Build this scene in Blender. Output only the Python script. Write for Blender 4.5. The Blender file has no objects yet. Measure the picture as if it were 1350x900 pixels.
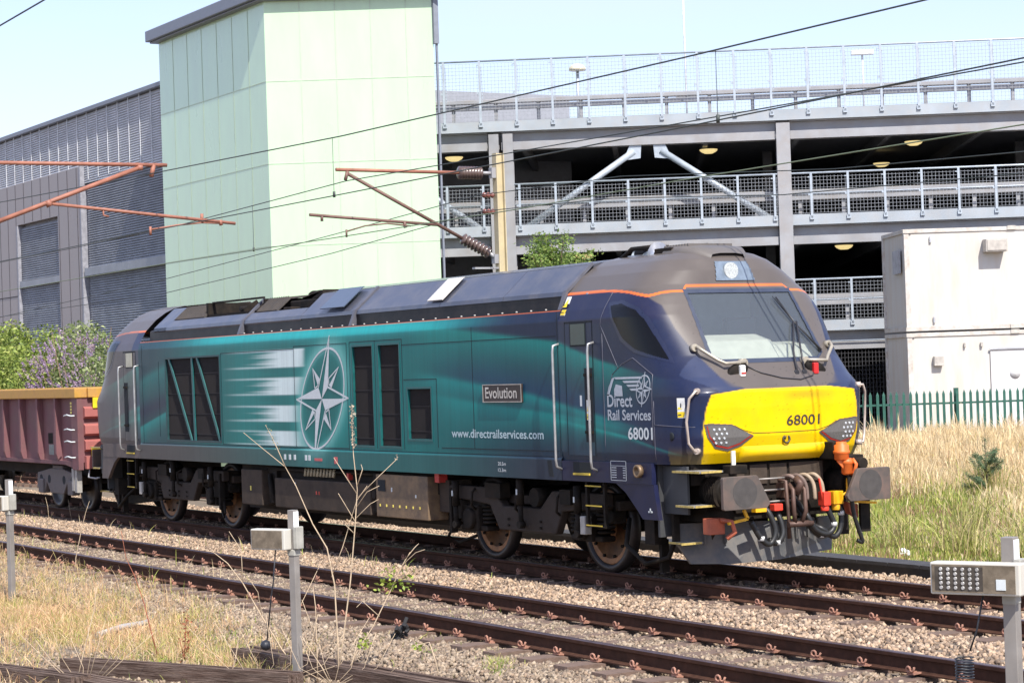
import bpy, math, random
import numpy as np
from mathutils import Vector, Matrix
random.seed(7); rng = np.random.default_rng(7)
SC = bpy.context.scene; COL = SC.collection
R = math.radians
# ---------------------------------------------------------------- camera, sky, sun, exposure
CAMP = Vector((29.9292, -15.2633, 2.5282))
cam_d = Vector((-0.86392656, 0.50347155, 0.01213626))
cam_r = Vector((0.50286551, 0.86370222, -0.03383414))
cam_u = cam_r.cross(cam_d)
cd = bpy.data.cameras.new('camera'); co = bpy.data.objects.new('camera', cd); COL.objects.link(co)
cd.sensor_fit = 'HORIZONTAL'; cd.sensor_width = 36; FPX = 2895.11; cd.lens = FPX/1350*36
cd.clip_start = .5; cd.clip_end = 3000
M3 = Matrix((cam_r, cam_u, -cam_d)).transposed()
co.matrix_world = Matrix.Translation(CAMP) @ M3.to_4x4()
SC.camera = co
SUN_EL = 49.0; SUN_H = Vector((.987, -.155)).normalized()
w = bpy.data.worlds.new('World'); SC.world = w; w.use_nodes = True
nt = w.node_tree; bg = nt.nodes['Background']; sky = nt.nodes.new('ShaderNodeTexSky')
sky.sky_type = 'NISHITA'; sky.sun_disc = False; sky.sun_elevation = R(SUN_EL); sky.sun_rotation = math.atan2(SUN_H.x, SUN_H.y)
sky.air_density = 1.0; sky.dust_density = .8; sky.ozone_density = 1.5; sky.altitude = 30
tcw = nt.nodes.new('ShaderNodeTexCoord'); mpw = nt.nodes.new('ShaderNodeMapping'); mpw.inputs['Scale'].default_value = (1.2, 1.2, 7); nt.links.new(tcw.outputs['Generated'], mpw.inputs[0])
nzw = nt.nodes.new('ShaderNodeTexNoise'); nzw.inputs['Scale'].default_value = 2.2; nzw.inputs['Detail'].default_value = 6; nt.links.new(mpw.outputs[0], nzw.inputs['Vector'])
mrw = nt.nodes.new('ShaderNodeMapRange'); nt.links.new(nzw.outputs['Fac'], mrw.inputs[0]); mrw.inputs[1].default_value = .40; mrw.inputs[2].default_value = .75; mrw.inputs[3].default_value = .30; mrw.inputs[4].default_value = .62
mxw = nt.nodes.new('ShaderNodeMix'); mxw.data_type = 'RGBA'; nt.links.new(mrw.outputs[0], mxw.inputs[0]); nt.links.new(sky.outputs[0], mxw.inputs[6]); mxw.inputs[7].default_value = (4.1, 4.6, 5.6, 1)
tnw = nt.nodes.new('ShaderNodeMix'); tnw.data_type = 'RGBA'; tnw.blend_type = 'MULTIPLY'; tnw.inputs[0].default_value = 1; nt.links.new(mxw.outputs[2], tnw.inputs[6]); tnw.inputs[7].default_value = (1.0, .95, 1.04, 1)
nt.links.new(tnw.outputs[2], bg.inputs[0]); bg.inputs[1].default_value = .15
sd = bpy.data.lights.new('sun', 'SUN'); sd.energy = 4.6; sd.angle = R(.55); sd.color = (1, .95, .87)
so = bpy.data.objects.new('sun', sd); COL.objects.link(so)
sv = Vector((SUN_H.x*math.cos(R(SUN_EL)), SUN_H.y*math.cos(R(SUN_EL)), math.sin(R(SUN_EL))))
so.rotation_euler = sv.to_track_quat('Z', 'Y').to_euler()
SC.view_settings.view_transform = 'Standard'; SC.view_settings.look = 'None'
SC.view_settings.exposure = .55; SC.view_settings.gamma = 1; SC.view_settings.use_curve_mapping = False
def project(V):
    V = np.asarray(V, float) - np.array(CAMP); z = V @ np.array(cam_d)
    z = np.where(np.abs(z) < 1e-6, 1e-6, z)
    return np.stack([675+FPX*(V@np.array(cam_r))/z, 450-FPX*(V@np.array(cam_u))/z, z], -1)
# ---------------------------------------------------------------- materials
MATS = {}
def mat(name, col, rough=.6, metal=0., var=.25, scale=8., bump=0., bscale=60., dirt=None, dirt_amt=.35, dscale=3., coat=0., emit=None, estr=0, spec=.5, vcol=False, stretch=None, alpha=None, trans=0):
    if name in MATS: return MATS[name]
    m = bpy.data.materials.new(name); MATS[name] = m; m.use_nodes = True
    t = m.node_tree; b = t.nodes['Principled BSDF']; L = t.links.new
    b.inputs['Roughness'].default_value = rough; b.inputs['Metallic'].default_value = metal
    b.inputs['Specular IOR Level'].default_value = spec
    if coat: b.inputs['Coat Weight'].default_value = coat; b.inputs['Coat Roughness'].default_value = .12
    if trans: b.inputs['Transmission Weight'].default_value = trans
    tc = t.nodes.new('ShaderNodeTexCoord'); mp = t.nodes.new('ShaderNodeMapping'); L(tc.outputs['Object'], mp.inputs[0])
    if stretch: mp.inputs['Scale'].default_value = stretch
    if vcol:
        a = t.nodes.new('ShaderNodeAttribute'); a.attribute_name = 'Col'; base = a.outputs['Color']
    else:
        c = t.nodes.new('ShaderNodeRGB'); c.outputs[0].default_value = (*col, 1); base = c.outputs[0]
    if var:
        n = t.nodes.new('ShaderNodeTexNoise'); n.inputs['Scale'].default_value = scale; n.inputs['Detail'].default_value = 5; L(mp.outputs[0], n.inputs['Vector'])
        mr = t.nodes.new('ShaderNodeMapRange'); L(n.outputs['Fac'], mr.inputs[0])
        mr.inputs[1].default_value = .25; mr.inputs[2].default_value = .75; mr.inputs[3].default_value = 1-var; mr.inputs[4].default_value = 1+var
        mx = t.nodes.new('ShaderNodeMix'); mx.data_type = 'RGBA'; mx.blend_type = 'MULTIPLY'; mx.inputs[0].default_value = 1
        L(base, mx.inputs[6]); L(mr.outputs[0], mx.inputs[7]); base = mx.outputs[2]
        m2 = t.nodes.new('ShaderNodeMath'); m2.operation = 'MULTIPLY_ADD'; L(n.outputs['Fac'], m2.inputs[0]); m2.inputs[1].default_value = .25; m2.inputs[2].default_value = rough-.12; m2.use_clamp = True
        L(m2.outputs[0], b.inputs['Roughness'])
    if dirt:
        n = t.nodes.new('ShaderNodeTexNoise'); n.inputs['Scale'].default_value = dscale; n.inputs['Detail'].default_value = 8; n.inputs['Roughness'].default_value = .7; L(mp.outputs[0], n.inputs['Vector'])
        mr = t.nodes.new('ShaderNodeMapRange'); L(n.outputs['Fac'], mr.inputs[0]); mr.inputs[1].default_value = .42; mr.inputs[2].default_value = .68; mr.inputs[4].default_value = dirt_amt
        mx = t.nodes.new('ShaderNodeMix'); mx.data_type = 'RGBA'; L(mr.outputs[0], mx.inputs[0]); L(base, mx.inputs[6]); mx.inputs[7].default_value = (*dirt, 1); base = mx.outputs[2]
    L(base, b.inputs['Base Color'])
    if bump:
        n = t.nodes.new('ShaderNodeTexNoise'); n.inputs['Scale'].default_value = bscale; n.inputs['Detail'].default_value = 4; L(mp.outputs[0], n.inputs['Vector'])
        bm = t.nodes.new('ShaderNodeBump'); bm.inputs['Strength'].default_value = bump; bm.inputs['Distance'].default_value = .02; L(n.outputs['Fac'], bm.inputs['Height']); L(bm.outputs[0], b.inputs['Normal'])
    if emit: b.inputs['Emission Color'].default_value = (*emit, 1); b.inputs['Emission Strength'].default_value = estr
    return m
# ---------------------------------------------------------------- mesh helpers
OFF = {}
class MB:
    def __init__(s): s.v = []; s.f = []; s.sm = []; s.mi = []; s.cur = 0
    def add(s, vs, fs, smooth=False):
        o = len(s.v); s.v += [tuple(v) for v in vs]
        for f in fs: s.f.append([i+o for i in f]); s.sm.append(smooth); s.mi.append(s.cur)
        return s
    def box(s, x0, x1, y0, y1, z0, z1):
        return s.add([(x0,y0,z0),(x1,y0,z0),(x1,y1,z0),(x0,y1,z0),(x0,y0,z1),(x1,y0,z1),(x1,y1,z1),(x0,y1,z1)],
              [(0,3,2,1),(4,5,6,7),(0,1,5,4),(1,2,6,5),(2,3,7,6),(3,0,4,7)])
    def obox(s, c, h, M):
        vs = [Vector(c) + M @ Vector((sx*h[0], sy*h[1], sz*h[2])) for sx,sy,sz in ((-1,-1,-1),(1,-1,-1),(1,1,-1),(-1,1,-1),(-1,-1,1),(1,-1,1),(1,1,1),(-1,1,1))]
        return s.add(vs, [(0,3,2,1),(4,5,6,7),(0,1,5,4),(1,2,6,5),(2,3,7,6),(3,0,4,7)])
    def bar(s, p, q, a, b, up=(0,0,1)):
        p = Vector(p); q = Vector(q); d = (q-p); l = d.length; d.normalize(); upv = Vector(up)
        if abs(d.dot(upv)) > .98: upv = Vector((0,1,0))
        y = upv.cross(d).normalized(); z = d.cross(y)
        return s.obox((p+q)/2, (l/2, a/2, b/2), Matrix((d, y, z)).transposed())
    def tube(s, pts, r, n=8, smooth=True):
        pts = [Vector(p) for p in pts]; rr = r if isinstance(r, (list, tuple)) else [r]*len(pts)
        rings = []; ref = None
        for i, p in enumerate(pts):
            d = (pts[min(i+1, len(pts)-1)] - pts[max(i-1, 0)]).normalized()
            if ref is None: ref = Vector((0,0,1)) if abs(d.z) < .9 else Vector((1,0,0))
            y = ref.cross(d)
            if y.length < 1e-4: y = Vector((0,1,0)).cross(d)
            y.normalize(); z = d.cross(y).normalized(); ref = z
            rings.append([p + (y*math.cos(2*math.pi*k/n) + z*math.sin(2*math.pi*k/n))*rr[i] for k in range(n)])
        vs = [v for q in rings for v in q]; fs = []
        for i in range(len(pts)-1):
            for k in range(n): fs.append((i*n+k, i*n+(k+1)%n, (i+1)*n+(k+1)%n, (i+1)*n+k))
        s.add(vs, fs, smooth); o = len(s.v)-len(vs)
        s.f.append([o+k for k in range(n)][::-1]); s.sm.append(False); s.mi.append(s.cur)
        s.f.append([o+(len(pts)-1)*n+k for k in range(n)]); s.sm.append(False); s.mi.append(s.cur)
        return s
    def cyl(s, p, q, r0, r1=None, n=16):
        return s.tube([p, q], [r0, r0 if r1 is None else r1], n)
    def prism(s, poly, axis, a, b):
        def P(u, v, t): return {'x': (t,u,v), 'y': (u,t,v), 'z': (u,v,t)}[axis]
        n = len(poly); ar = sum(poly[i][0]*poly[(i+1)%n][1]-poly[(i+1)%n][0]*poly[i][1] for i in range(n))
        if (ar > 0) == (axis == 'y'): poly = poly[::-1]
        vs = [P(u,v,a) for u,v in poly] + [P(u,v,b) for u,v in poly]
        fs = [tuple(range(n))[::-1], tuple(range(n, 2*n))] + [(i, (i+1)%n, n+(i+1)%n, n+i) for i in range(n)]
        return s.add(vs, fs)
    def lathe(s, c, prof, n=20, axis='z', smooth=True):
        vs = []; fs = []
        for r, h in prof:
            for k in range(n):
                a = 2*math.pi*k/n; u = r*math.cos(a); v = r*math.sin(a)
                p = {'z': (u,v,h), 'x': (h,u,v), 'y': (v,h,u)}[axis]; vs.append((c[0]+p[0], c[1]+p[1], c[2]+p[2]))
        for i in range(len(prof)-1):
            for k in range(n): fs.append((i*n+k, i*n+(k+1)%n, (i+1)*n+(k+1)%n, (i+1)*n+k))
        fs.append(tuple(range(n))[::-1]); fs.append(tuple(range((len(prof)-1)*n, len(prof)*n)))
        return s.add(vs, fs, smooth)
    def build(s, name, m, parent=None, org=None, bevel=0, local=False):
        off = Vector((0,0,0))
        if parent is not None: off = OFF.get(parent.name, off)
        elif org is not None: off = Vector(org)
        if local: off0 = Vector((0,0,0))
        else: off0 = off
        me = bpy.data.meshes.new(name); me.from_pydata([tuple(Vector(v)-off0) for v in s.v], [], s.f)
        for mm in (m if isinstance(m, (list, tuple)) else [m]): me.materials.append(mm)
        me.polygons.foreach_set('use_smooth', s.sm); me.polygons.foreach_set('material_index', s.mi); me.update()
        o = bpy.data.objects.new(name, me); COL.objects.link(o)
        if parent is not None: o.parent = parent
        elif org is not None: o.location = off
        OFF[o.name] = off
        if bevel:
            bv = o.modifiers.new('bevel', 'BEVEL'); bv.width = bevel; bv.segments = 2; bv.limit_method = 'ANGLE'; bv.angle_limit = R(35)
        return o
def tag(o, label=None, cat=None, group=None, kind=None):
    if label: o['label'] = label
    if cat: o['category'] = cat
    if group: o['group'] = group
    if kind: o['kind'] = kind
    return o
def thing(name, label, cat, loc=(0,0,0), rz=0, group=None, localframe=False):
    o = bpy.data.objects.new(name, None); COL.objects.link(o); o.location = loc; o.rotation_euler = (0,0,rz); o.empty_display_size = .2
    OFF[o.name] = Vector((0,0,0)) if localframe else Vector(loc)
    return tag(o, label, cat, group)
def npmesh(name, V, F, m, cols=None, parent=None, org=(0,0,0), smooth=False):
    V = np.asarray(V, np.float32) - np.array(OFF.get(parent.name) if parent is not None else org, np.float32)
    me = bpy.data.meshes.new(name); me.vertices.add(len(V)); me.vertices.foreach_set('co', V.ravel())
    Fs = F if isinstance(F, list) else [F]; tot = sum(f.size for f in Fs); nf = sum(len(f) for f in Fs)
    me.loops.add(tot); me.loops.foreach_set('vertex_index', np.concatenate([f.ravel() for f in Fs]).astype(np.int32))
    cnt = np.concatenate([np.full(len(f), f.shape[1], np.int32) for f in Fs]); st = np.concatenate([[0], np.cumsum(cnt)[:-1]]).astype(np.int32)
    me.polygons.add(nf); me.polygons.foreach_set('loop_start', st); me.polygons.foreach_set('loop_total', cnt)
    if smooth: me.polygons.foreach_set('use_smooth', np.ones(nf, bool))
    me.update(calc_edges=True)
    if cols is not None:
        a = me.color_attributes.new('Col', 'FLOAT_COLOR', 'POINT'); c = np.ones((len(V), 4), np.float32); c[:, :3] = cols; a.data.foreach_set('color', c.ravel())
    for mm in (m if isinstance(m, (list, tuple)) else [m]): me.materials.append(mm)
    o = bpy.data.objects.new(name, me); COL.objects.link(o)
    if parent is not None: o.parent = parent; OFF[o.name] = OFF[parent.name]
    else: o.location = org; OFF[o.name] = Vector(org)
    return o
def copy_tree(o, parent=None):
    c = o.copy(); COL.objects.link(c)
    if parent is not None: c.parent = parent
    for ch in list(o.children): copy_tree(ch, c)
    return c
def text_mesh(body, h, xs=1.0, bold=0.0, align='LEFT'):
    cu = bpy.data.curves.new('t', 'FONT'); cu.body = body; cu.size = 1; cu.offset = bold; cu.align_x = align; cu.resolution_u = 3
    ob = bpy.data.objects.new('t', cu); COL.objects.link(ob); dg = bpy.context.evaluated_depsgraph_get(); dg.update()
    me = bpy.data.meshes.new_from_object(ob.evaluated_get(dg)); bpy.data.objects.remove(ob); bpy.data.curves.remove(cu)
    V = [(v.co.x*h*1.37*xs, v.co.y*h*1.37) for v in me.vertices]; F = [tuple(p.vertices) for p in me.polygons]; bpy.data.meshes.remove(me)
    return V, F
def sstep(a, b, x): t = np.clip((np.asarray(x, float)-a)/(b-a), 0, 1); return t*t*(3-2*t)
# ================================================================ SETTING: ground
def gz(X, Y):
    X = np.asarray(X, float); Y = np.asarray(Y, float)
    z = np.full(np.broadcast(X, Y).shape, -.215)
    z = z + .80*sstep(3.6, 17, Y) - .16*sstep(-5.3, -6.6, -(-Y)) * (Y < -5.3)
    z = np.where((Y > -2.9) & (Y < -.9), z + .05*np.sin((Y+2.9)/2*np.pi), z)
    return z
xs = np.unique(np.concatenate([np.linspace(-900, -90, 16), np.arange(-90, 45, .5), np.linspace(45, 300, 8)]))
ys = np.unique(np.concatenate([np.linspace(-200, -30, 8), np.arange(-30, 50, .5), np.linspace(50, 1200, 16)]))
GX, GY = np.meshgrid(xs, ys); GZ = gz(GX, GY) + .012*np.sin(GX*1.7+GY*.9)*np.cos(GY*2.1)
nx, ny = len(xs), len(ys); idx = np.arange(nx*ny).reshape(ny, nx)
GF = np.stack([idx[:-1,:-1], idx[:-1,1:], idx[1:,1:], idx[1:,:-1]], -1).reshape(-1, 4)
# ground: stony dirt near the tracks, dry soil beyond them
gm = mat('ground_dirt', (.20,.155,.115), .95, var=.35, scale=1.3, bump=.6, bscale=35, dirt=(.10,.085,.06), dirt_amt=.7, dscale=6)
g = npmesh('ground', np.stack([GX, GY, GZ], -1).reshape(-1, 3), GF, gm, smooth=True); tag(g, kind='structure')
# ---------------------------------------------------------------- ballast stones (countless: stuff)
def stones(name, n, xr, yr, size, palette, keep=None, seed=1, lift=0.0):
    r = np.random.default_rng(seed)
    X = r.uniform(*xr, n); Y = r.uniform(*yr, n); Z = gz(X, Y)
    q = project(np.stack([X, Y, Z], -1)); k = (q[:,0] > -160) & (q[:,0] < 1640) & (q[:,1] < 985) & (q[:,2] > 2)
    if keep is not None: k &= keep(X, Y, r)
    X, Y, Z = X[k], Y[k], Z[k]; n = len(X)
    s = r.uniform(size[0], size[1], n)*.5
    base = np.array([(-1,-1,-1),(1,-1,-1),(1,1,-1),(-1,1,-1),(-1,-1,1),(1,-1,1),(1,1,1),(-1,1,1)], float)*.62
    V = base[None] + r.uniform(-.42, .42, (n, 8, 3)); V *= r.uniform(.55, 1.15, (n, 1, 3))
    a = r.normal(size=(n, 4)); a /= np.linalg.norm(a, axis=1)[:,None]; w_, x_, y_, z_ = a.T
    Rm = np.stack([1-2*(y_*y_+z_*z_), 2*(x_*y_-z_*w_), 2*(x_*z_+y_*w_), 2*(x_*y_+z_*w_), 1-2*(x_*x_+z_*z_), 2*(y_*z_-x_*w_), 2*(x_*z_-y_*w_), 2*(y_*z_+x_*w_), 1-2*(x_*x_+y_*y_)], -1).reshape(n, 3, 3)
    V = np.einsum('nij,nkj->nki', Rm, V)*s[:,None,None]
    V += np.stack([X, Y, Z + s*r.uniform(-.1, .75, n) + lift], -1)[:,None]
    F0 = np.array([(0,3,2,1),(4,5,6,7),(0,1,5,4),(1,2,6,5),(2,3,7,6),(3,0,4,7)])
    F = (F0[None] + (np.arange(n)*8)[:,None,None]).reshape(-1, 4)
    pal = np.array(palette); ci = pal[r.integers(0, len(pal), n)]*r.uniform(.78, 1.2, (n, 1))
    return npmesh(name, V.reshape(-1, 3), F, mat('stone', None, .95, var=.2, scale=40, vcol=True), np.repeat(ci, 8, 0))
TAN = [(.42,.295,.195),(.35,.245,.165),(.44,.32,.22),(.33,.245,.175),(.24,.17,.12),(.48,.365,.26),(.20,.145,.105)]
GREY = [(.28,.215,.15),(.22,.165,.12),(.33,.255,.18),(.17,.13,.095),(.37,.295,.215),(.27,.195,.135)]
railY = [-.7525, .7525, -4.53, -3.03]
def off_rail(X, Y, r):
    k = np.ones(len(X), bool)
    for ry in railY: k &= np.abs(Y-ry) > .085
    for cy in (0, -3.78):     # concrete sleepers show through in places
        on = (np.abs(((X+.325) % .65) - .325) < .10) & (np.abs(Y-cy) < 1.25)
        k &= ~on | (r.random(len(X)) < .35)
    return k
o = stones('track_ballast', 95000, (-26, 19), (-2.95, 2.5), (.035, .072), TAN, off_rail, 2); tag(o, 'pale tan crushed stone ballast around the train\'s track', kind='stuff')
o = stones('old_ballast', 110000, (-17, 19), (-6.2, -2.95), (.03, .062), GREY, lambda X, Y, r: off_rail(X, Y, r), 3); tag(o, 'older brown grey ballast around the empty near track', kind='stuff')
o = stones('cess_stones', 42000, (-8, 18), (-10.5, -6.2), (.025, .06), GREY, lambda X, Y, r: (r.random(len(X)) < .35 + .6*sstep(6, 10.5, X)), 4); tag(o, 'scattered grey stones in the foreground soil', kind='stuff')
# ---------------------------------------------------------------- tracks
RUST = mat('rail_rust', (.072,.034,.022), .8, var=.35, scale=14, spec=.15, dirt=(.035,.016,.010), dirt_amt=.6)
RTOP = mat('rail_head_steel', (.16,.12,.13), .38, metal=.7, var=.2, scale=10, dirt=(.14,.07,.05), dirt_amt=.5)
CLIP = mat('clip_rust', (.35,.175,.12), .8, var=.3, scale=30)
CONC = mat('sleeper_concrete', (.15,.10,.075), .9, var=.3, scale=9, bump=.3)
def clip_mb(sg):
    P = [(.02,.02,.0),(.01,-.03,.004)] + [(-.015+.032*math.cos(a), -.045, .036+.028*math.sin(a)) for a in np.linspace(-1.2, -6.9, 9)] + [(.04,-.04,.012),(.058,-.035,.028),(.066,-.03,.055)]
    m = MB(); m.tube([(x, y*sg, z) for x, y, z in P], .0115, 6)
    m.box(-.06, .06, min(-.045*sg, .045*sg), max(-.045*sg, .045*sg), -.02, -.002)
    return m
clips = {1: clip_mb(1).build('clip', CLIP), -1: clip_mb(-1).build('clip', CLIP)}
def track(label, cy, x0, x1, rx0, rx1, shiny, pitch=.65, cat='railway track'):
    t = thing('railway_track', label, cat, (0, cy, -.16), group='railway tracks')
    for s in (-1, 1):
        y = cy + s*.7525; prof = [(-.07,-.16),(.07,-.16),(.07,-.148),(.012,-.13),(.009,-.045),(.036,-.035),(.036,-.006),(.03,0),(-.03,0),(-.036,-.006),(-.036,-.035),(-.009,-.045),(-.012,-.13),(-.07,-.148)]
        m = MB(); m.prism([(y+a, b) for a, b in prof], 'x', rx0, rx1)
        for i, f in enumerate(m.f):
            if all(m.v[k][2] > -.007 for k in f): m.mi[i] = 1
        m.build('rail', [RUST, RTOP if shiny else RUST], t)
    m = MB(); m.prism([(-1.25,-.2),(1.25,-.2),(1.23,-.0),(.95,.002),(.5,-.03),(-.5,-.03),(-.95,.002),(-1.23,0)], 'x', -.12, .12)
    n = int((x1-x0)/pitch); first = None
    for k in range(n):
        x = x0 + k*pitch
        x = round(x/pitch)*pitch
        if first is None:
            sl = m.build('sleeper', CONC, t, local=True); sl.location = (x, 0, -.0); first = sl
            for s in (-1, 1):
                for q in (-1, 1):
                    c = clips[1 if q < 0 else -1].copy(); COL.objects.link(c); c.name = 'clip'; c.parent = sl; c.location = (0, s*.7525 + q*.085, .022); c.scale = (.88,.88,.85)
        else:
            sl = first.copy(); COL.objects.link(sl); sl.location = (x, 0, 0)
            for ch in first.children:
                if random.random() < .04: continue
                c = ch.copy(); COL.objects.link(c); c.parent = sl; c.rotation_euler = (random.uniform(-.12,.12), random.uniform(-.1,.1), random.uniform(-.2,.2)); c.location.z += random.uniform(-.012,.006)
    return t
track('rusty railway track that the teal locomotive stands on', 0, -31, 22, -120, 60, True)
track('empty rusty railway track in front of the locomotive, nearest the viewer', -3.78, -19, 20, -120, 60, True)
track('overgrown siding seen through the gap under the red wagon', 4.3, -40, -22, -120, -14, False)
for c in clips.values(): bpy.data.objects.remove(c)
# cable trough beyond the train
m = MB(); m.box(-12, 9.4, 2.58, 2.92, -.25, -.10)
for i in range(36): x = -11.9+i*.6; m.box(x, x+.585, 2.55, 2.95, -.10, -.055)
tr = m.build('cable_trough', mat('trough_dark', (.05,.048,.05), .7, var=.3, scale=6), org=(0, 2.75, -.25)); tag(tr, 'dark lidded cable trough along the far side of the train\'s track', 'cable trough')
m = MB()
for i in range(14): x = 9.45+i*.9; m.box(x, x+.88, 2.5, 2.98, -.26, -.085+.004*(i%3))
tr = m.build('cable_trough', mat('trough_grey', (.34,.32,.31), .85, var=.3, scale=6, bump=.3), org=(9.4, 2.75, -.25)); tag(tr, 'pale grey concrete cable trough at the right edge behind the near post', 'cable trough')
# ================================================================ buildings
PG = mat('pale_green_cladding', (.49,.67,.44), .30, var=.05, scale=1.2, coat=.6, bump=.35, bscale=1.3, stretch=(1,1,.3), dirt=(.40,.48,.36), dirt_amt=.22, dscale=2.2)
GREYM = mat('grey_flashing', (.20,.22,.26), .5, var=.1)
JOINT = mat('joint_line', (.46,.56,.42), .8, var=.1)
tw = thing('stair_tower', 'tall pale green panelled tower with grey cornice, sunlit on its right face', 'tower', (-22.35, 8.08, 0))
fp = [(-29.83,8.08),(-22.35,8.08),(-20.12,11.85),(-25.5,12.6),(-29.83,12.6)]
m = MB(); m.prism(fp, 'z', -.5, 12.3); m.build('wall', PG, tw)
def inset(poly, d):
    c = Vector((sum(p[0] for p in poly)/len(poly), sum(p[1] for p in poly)/len(poly))); out = []
    n = len(poly)
    for i in range(n):
        a, b, e = Vector(poly[i-1]), Vector(poly[i]), Vector(poly[(i+1)%n])
        d1 = (b-a).normalized(); d2 = (e-b).normalized(); n1 = Vector((d1.y, -d1.x)); n2 = Vector((d2.y, -d2.x))
        k = (n1+n2); k = k/ (1+n1.dot(n2)); out.append(tuple(b+k*d))
    return out
m = MB(); m.prism(inset(fp, .30), 'z', 12.303, 12.62); m.prism(inset(fp, .20), 'z', 12.25, 12.3)
m.build('cornice', GREYM, tw, bevel=.02)
m = MB()
A, B, C_ = Vector((-29.83,8.08)), Vector((-22.35,8.08)), Vector((-20.12,11.85))
for z in (10.17, 8.03, 5.9, 3.77, 1.6):
    m.box(-29.83, -22.35, 8.074, 8.079, z-.012, z+.012); m.bar((B.x+.005*.86, B.y-.005*.5, z), (C_.x+.005*.86, C_.y-.005*.5, z), .006, .024)
for k in range(1, 7): x = -29.83 + k*7.48/7; m.box(x-.01, x+.01, 8.073, 8.078, -.4, 12.25)
for k in range(1, 5):
    p = B + (C_-B)*(k*.92/4.38); nrm = Vector((.861, -.509))
    m.bar((p.x+nrm.x*.006, p.y+nrm.y*.006, -.4), (p.x+nrm.x*.006, p.y+nrm.y*.006, 12.25), .02, .006, up=(nrm.x, nrm.y, 0))
m.build('panel_joint', JOINT, tw)
m = MB(); m.bar((-20.10, 11.90, 11.0), (-20.10, 11.90, 12.3), .14, .14); m.bar((-20.10,11.93,-.4),(-20.10,11.93,11.2),.05,.05); m.build('edge_flashing', GREYM, tw)
# louvred building on the left
LV = mat('louvre_metal', (.62,.63,.65), .45, metal=.2, var=.12, scale=2)
LVD = mat('louvre_dark', (.27,.285,.31), .5, metal=.1, var=.2, scale=2)
CLA = mat('bronze_grey_panel', (.31,.275,.265), .5, var=.07, scale=1)
lb = thing('louvred_building', 'long grey louvred building with bronze grey panels at the left edge', 'building', (-45, 8.6, 0))
m = MB(); m.box(-80, -29.85, 8.75, 22, -.5, 9.0); m.box(-80, -29.85, 8.75, 22, 9.0, 11.2); m.build('wall', mat('louvre_backing', (.28,.29,.32), .7, var=.1), lb)
def ztop(x): return 11.22 + (-31.28-x)*.0
m = MB(); m.box(-80, -29.84, 8.5, 9.1, 11.2, 11.32); m.build('roof', GREYM, lb)
m = MB()
z = 9.0
while z < 11.15: m.obox((-54.9, 8.66, z), (25, .07, .008), Matrix.Rotation(R(55), 3, 'X')); z += .075
m.build('upper_louvre', LV, lb)
m = MB(); x = -79.5
while x < -30: mm_ = MB(); mm_.box(x-.012, x+.012, 8.60, 8.62, 9.05 if x > -38 else 9.5, 11.2); mm_.build('mullion', LV, lb); x += .95
m = MB(); z = 0.2
while z < 8.95: m.obox((-33.9, 8.68, z), (4.05, .065, .008), Matrix.Rotation(R(55), 3, 'X')); z += .075
m.box(-38, -29.84, 8.50, 8.7, 5.95, 6.2); m.build('dark_louvre', LVD, lb)
m = MB()
m.box(-80, -38.2, 8.50, 8.75, 8.08, 9.5); m.box(-40.5, -38.2, 8.50, 8.75, -.4, 8.08); m.box(-80, -44.8, 8.50, 8.75, -.4, 8.08)
m.build('panel_frame', CLA, lb)
m = MB(); m.box(-44.9, -44.78, 8.47, 8.76, -.4, 8.05); m.build('edge_flashing', mat('light_edge', (.27,.27,.30), .5), lb); m = MB(); m.box(-38.2, -38.1, 8.47, 8.76, -.4, 9.52); m.build('edge_flashing', mat('light_edge', (.27,.27,.30), .5), lb)
m = MB(); x = -79
while x < -38.5: m.box(x-.012, x+.012, 8.492, 8.499, 8.1 if x > -44.9 and x < -40.5 else .0, 9.48); x += .92
m.box(-80, -44.92, 8.49, 8.498, 5.6, 5.63); m.build('panel_joint', mat('dark_joint', (.05,.045,.05), .8), lb)
m = MB(); z = .2
while z < 8.0: m.obox((-42.65, 8.62, z), (2.14, .06, .008), Matrix.Rotation(R(55), 3, 'X')); z += .075
m.box(-44.8, -40.5, 8.5, 8.7, 5.9, 6.12); m.build('window_louvre', LVD, lb)
# ---------------------------------------------------------------- car park
STEEL = mat('galvanised_steel', (.33,.335,.35), .55, metal=.25, var=.15, scale=1.5, dirt=(.30,.25,.21), dirt_amt=.4, dscale=2)
STEEL2 = mat('galvanised_rail', (.42,.47,.52), .45, metal=.3, var=.12, scale=6)
KERB = mat('parapet_grey', (.34,.38,.42), .7, var=.15, scale=1.2, dirt=(.38,.36,.34), dirt_amt=.4)
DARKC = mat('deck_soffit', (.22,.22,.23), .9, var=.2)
MESHM = mat('mesh_wire', (.33,.35,.38), .55, metal=.3, var=0)
cpL = Vector((-24.54, 14.24)); cpR = Vector((-15.43, 27.89)); ang = math.atan2(cpR.y-cpL.y, cpR.x-cpL.x)
cp = thing('car_park', 'open steel framed multi storey car park with railed decks behind the locomotive', 'car park', (cpL.x, cpL.y, 0), ang, localframe=True)
X0, X1 = -1.2, 34.0; DEP = 32
LEV = [(9.50, 1.70), (6.55, 1.14), (3.58, 1.14)]
bay = [1.62, 9.72, 17.6, 25.4, 33.2]
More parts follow.
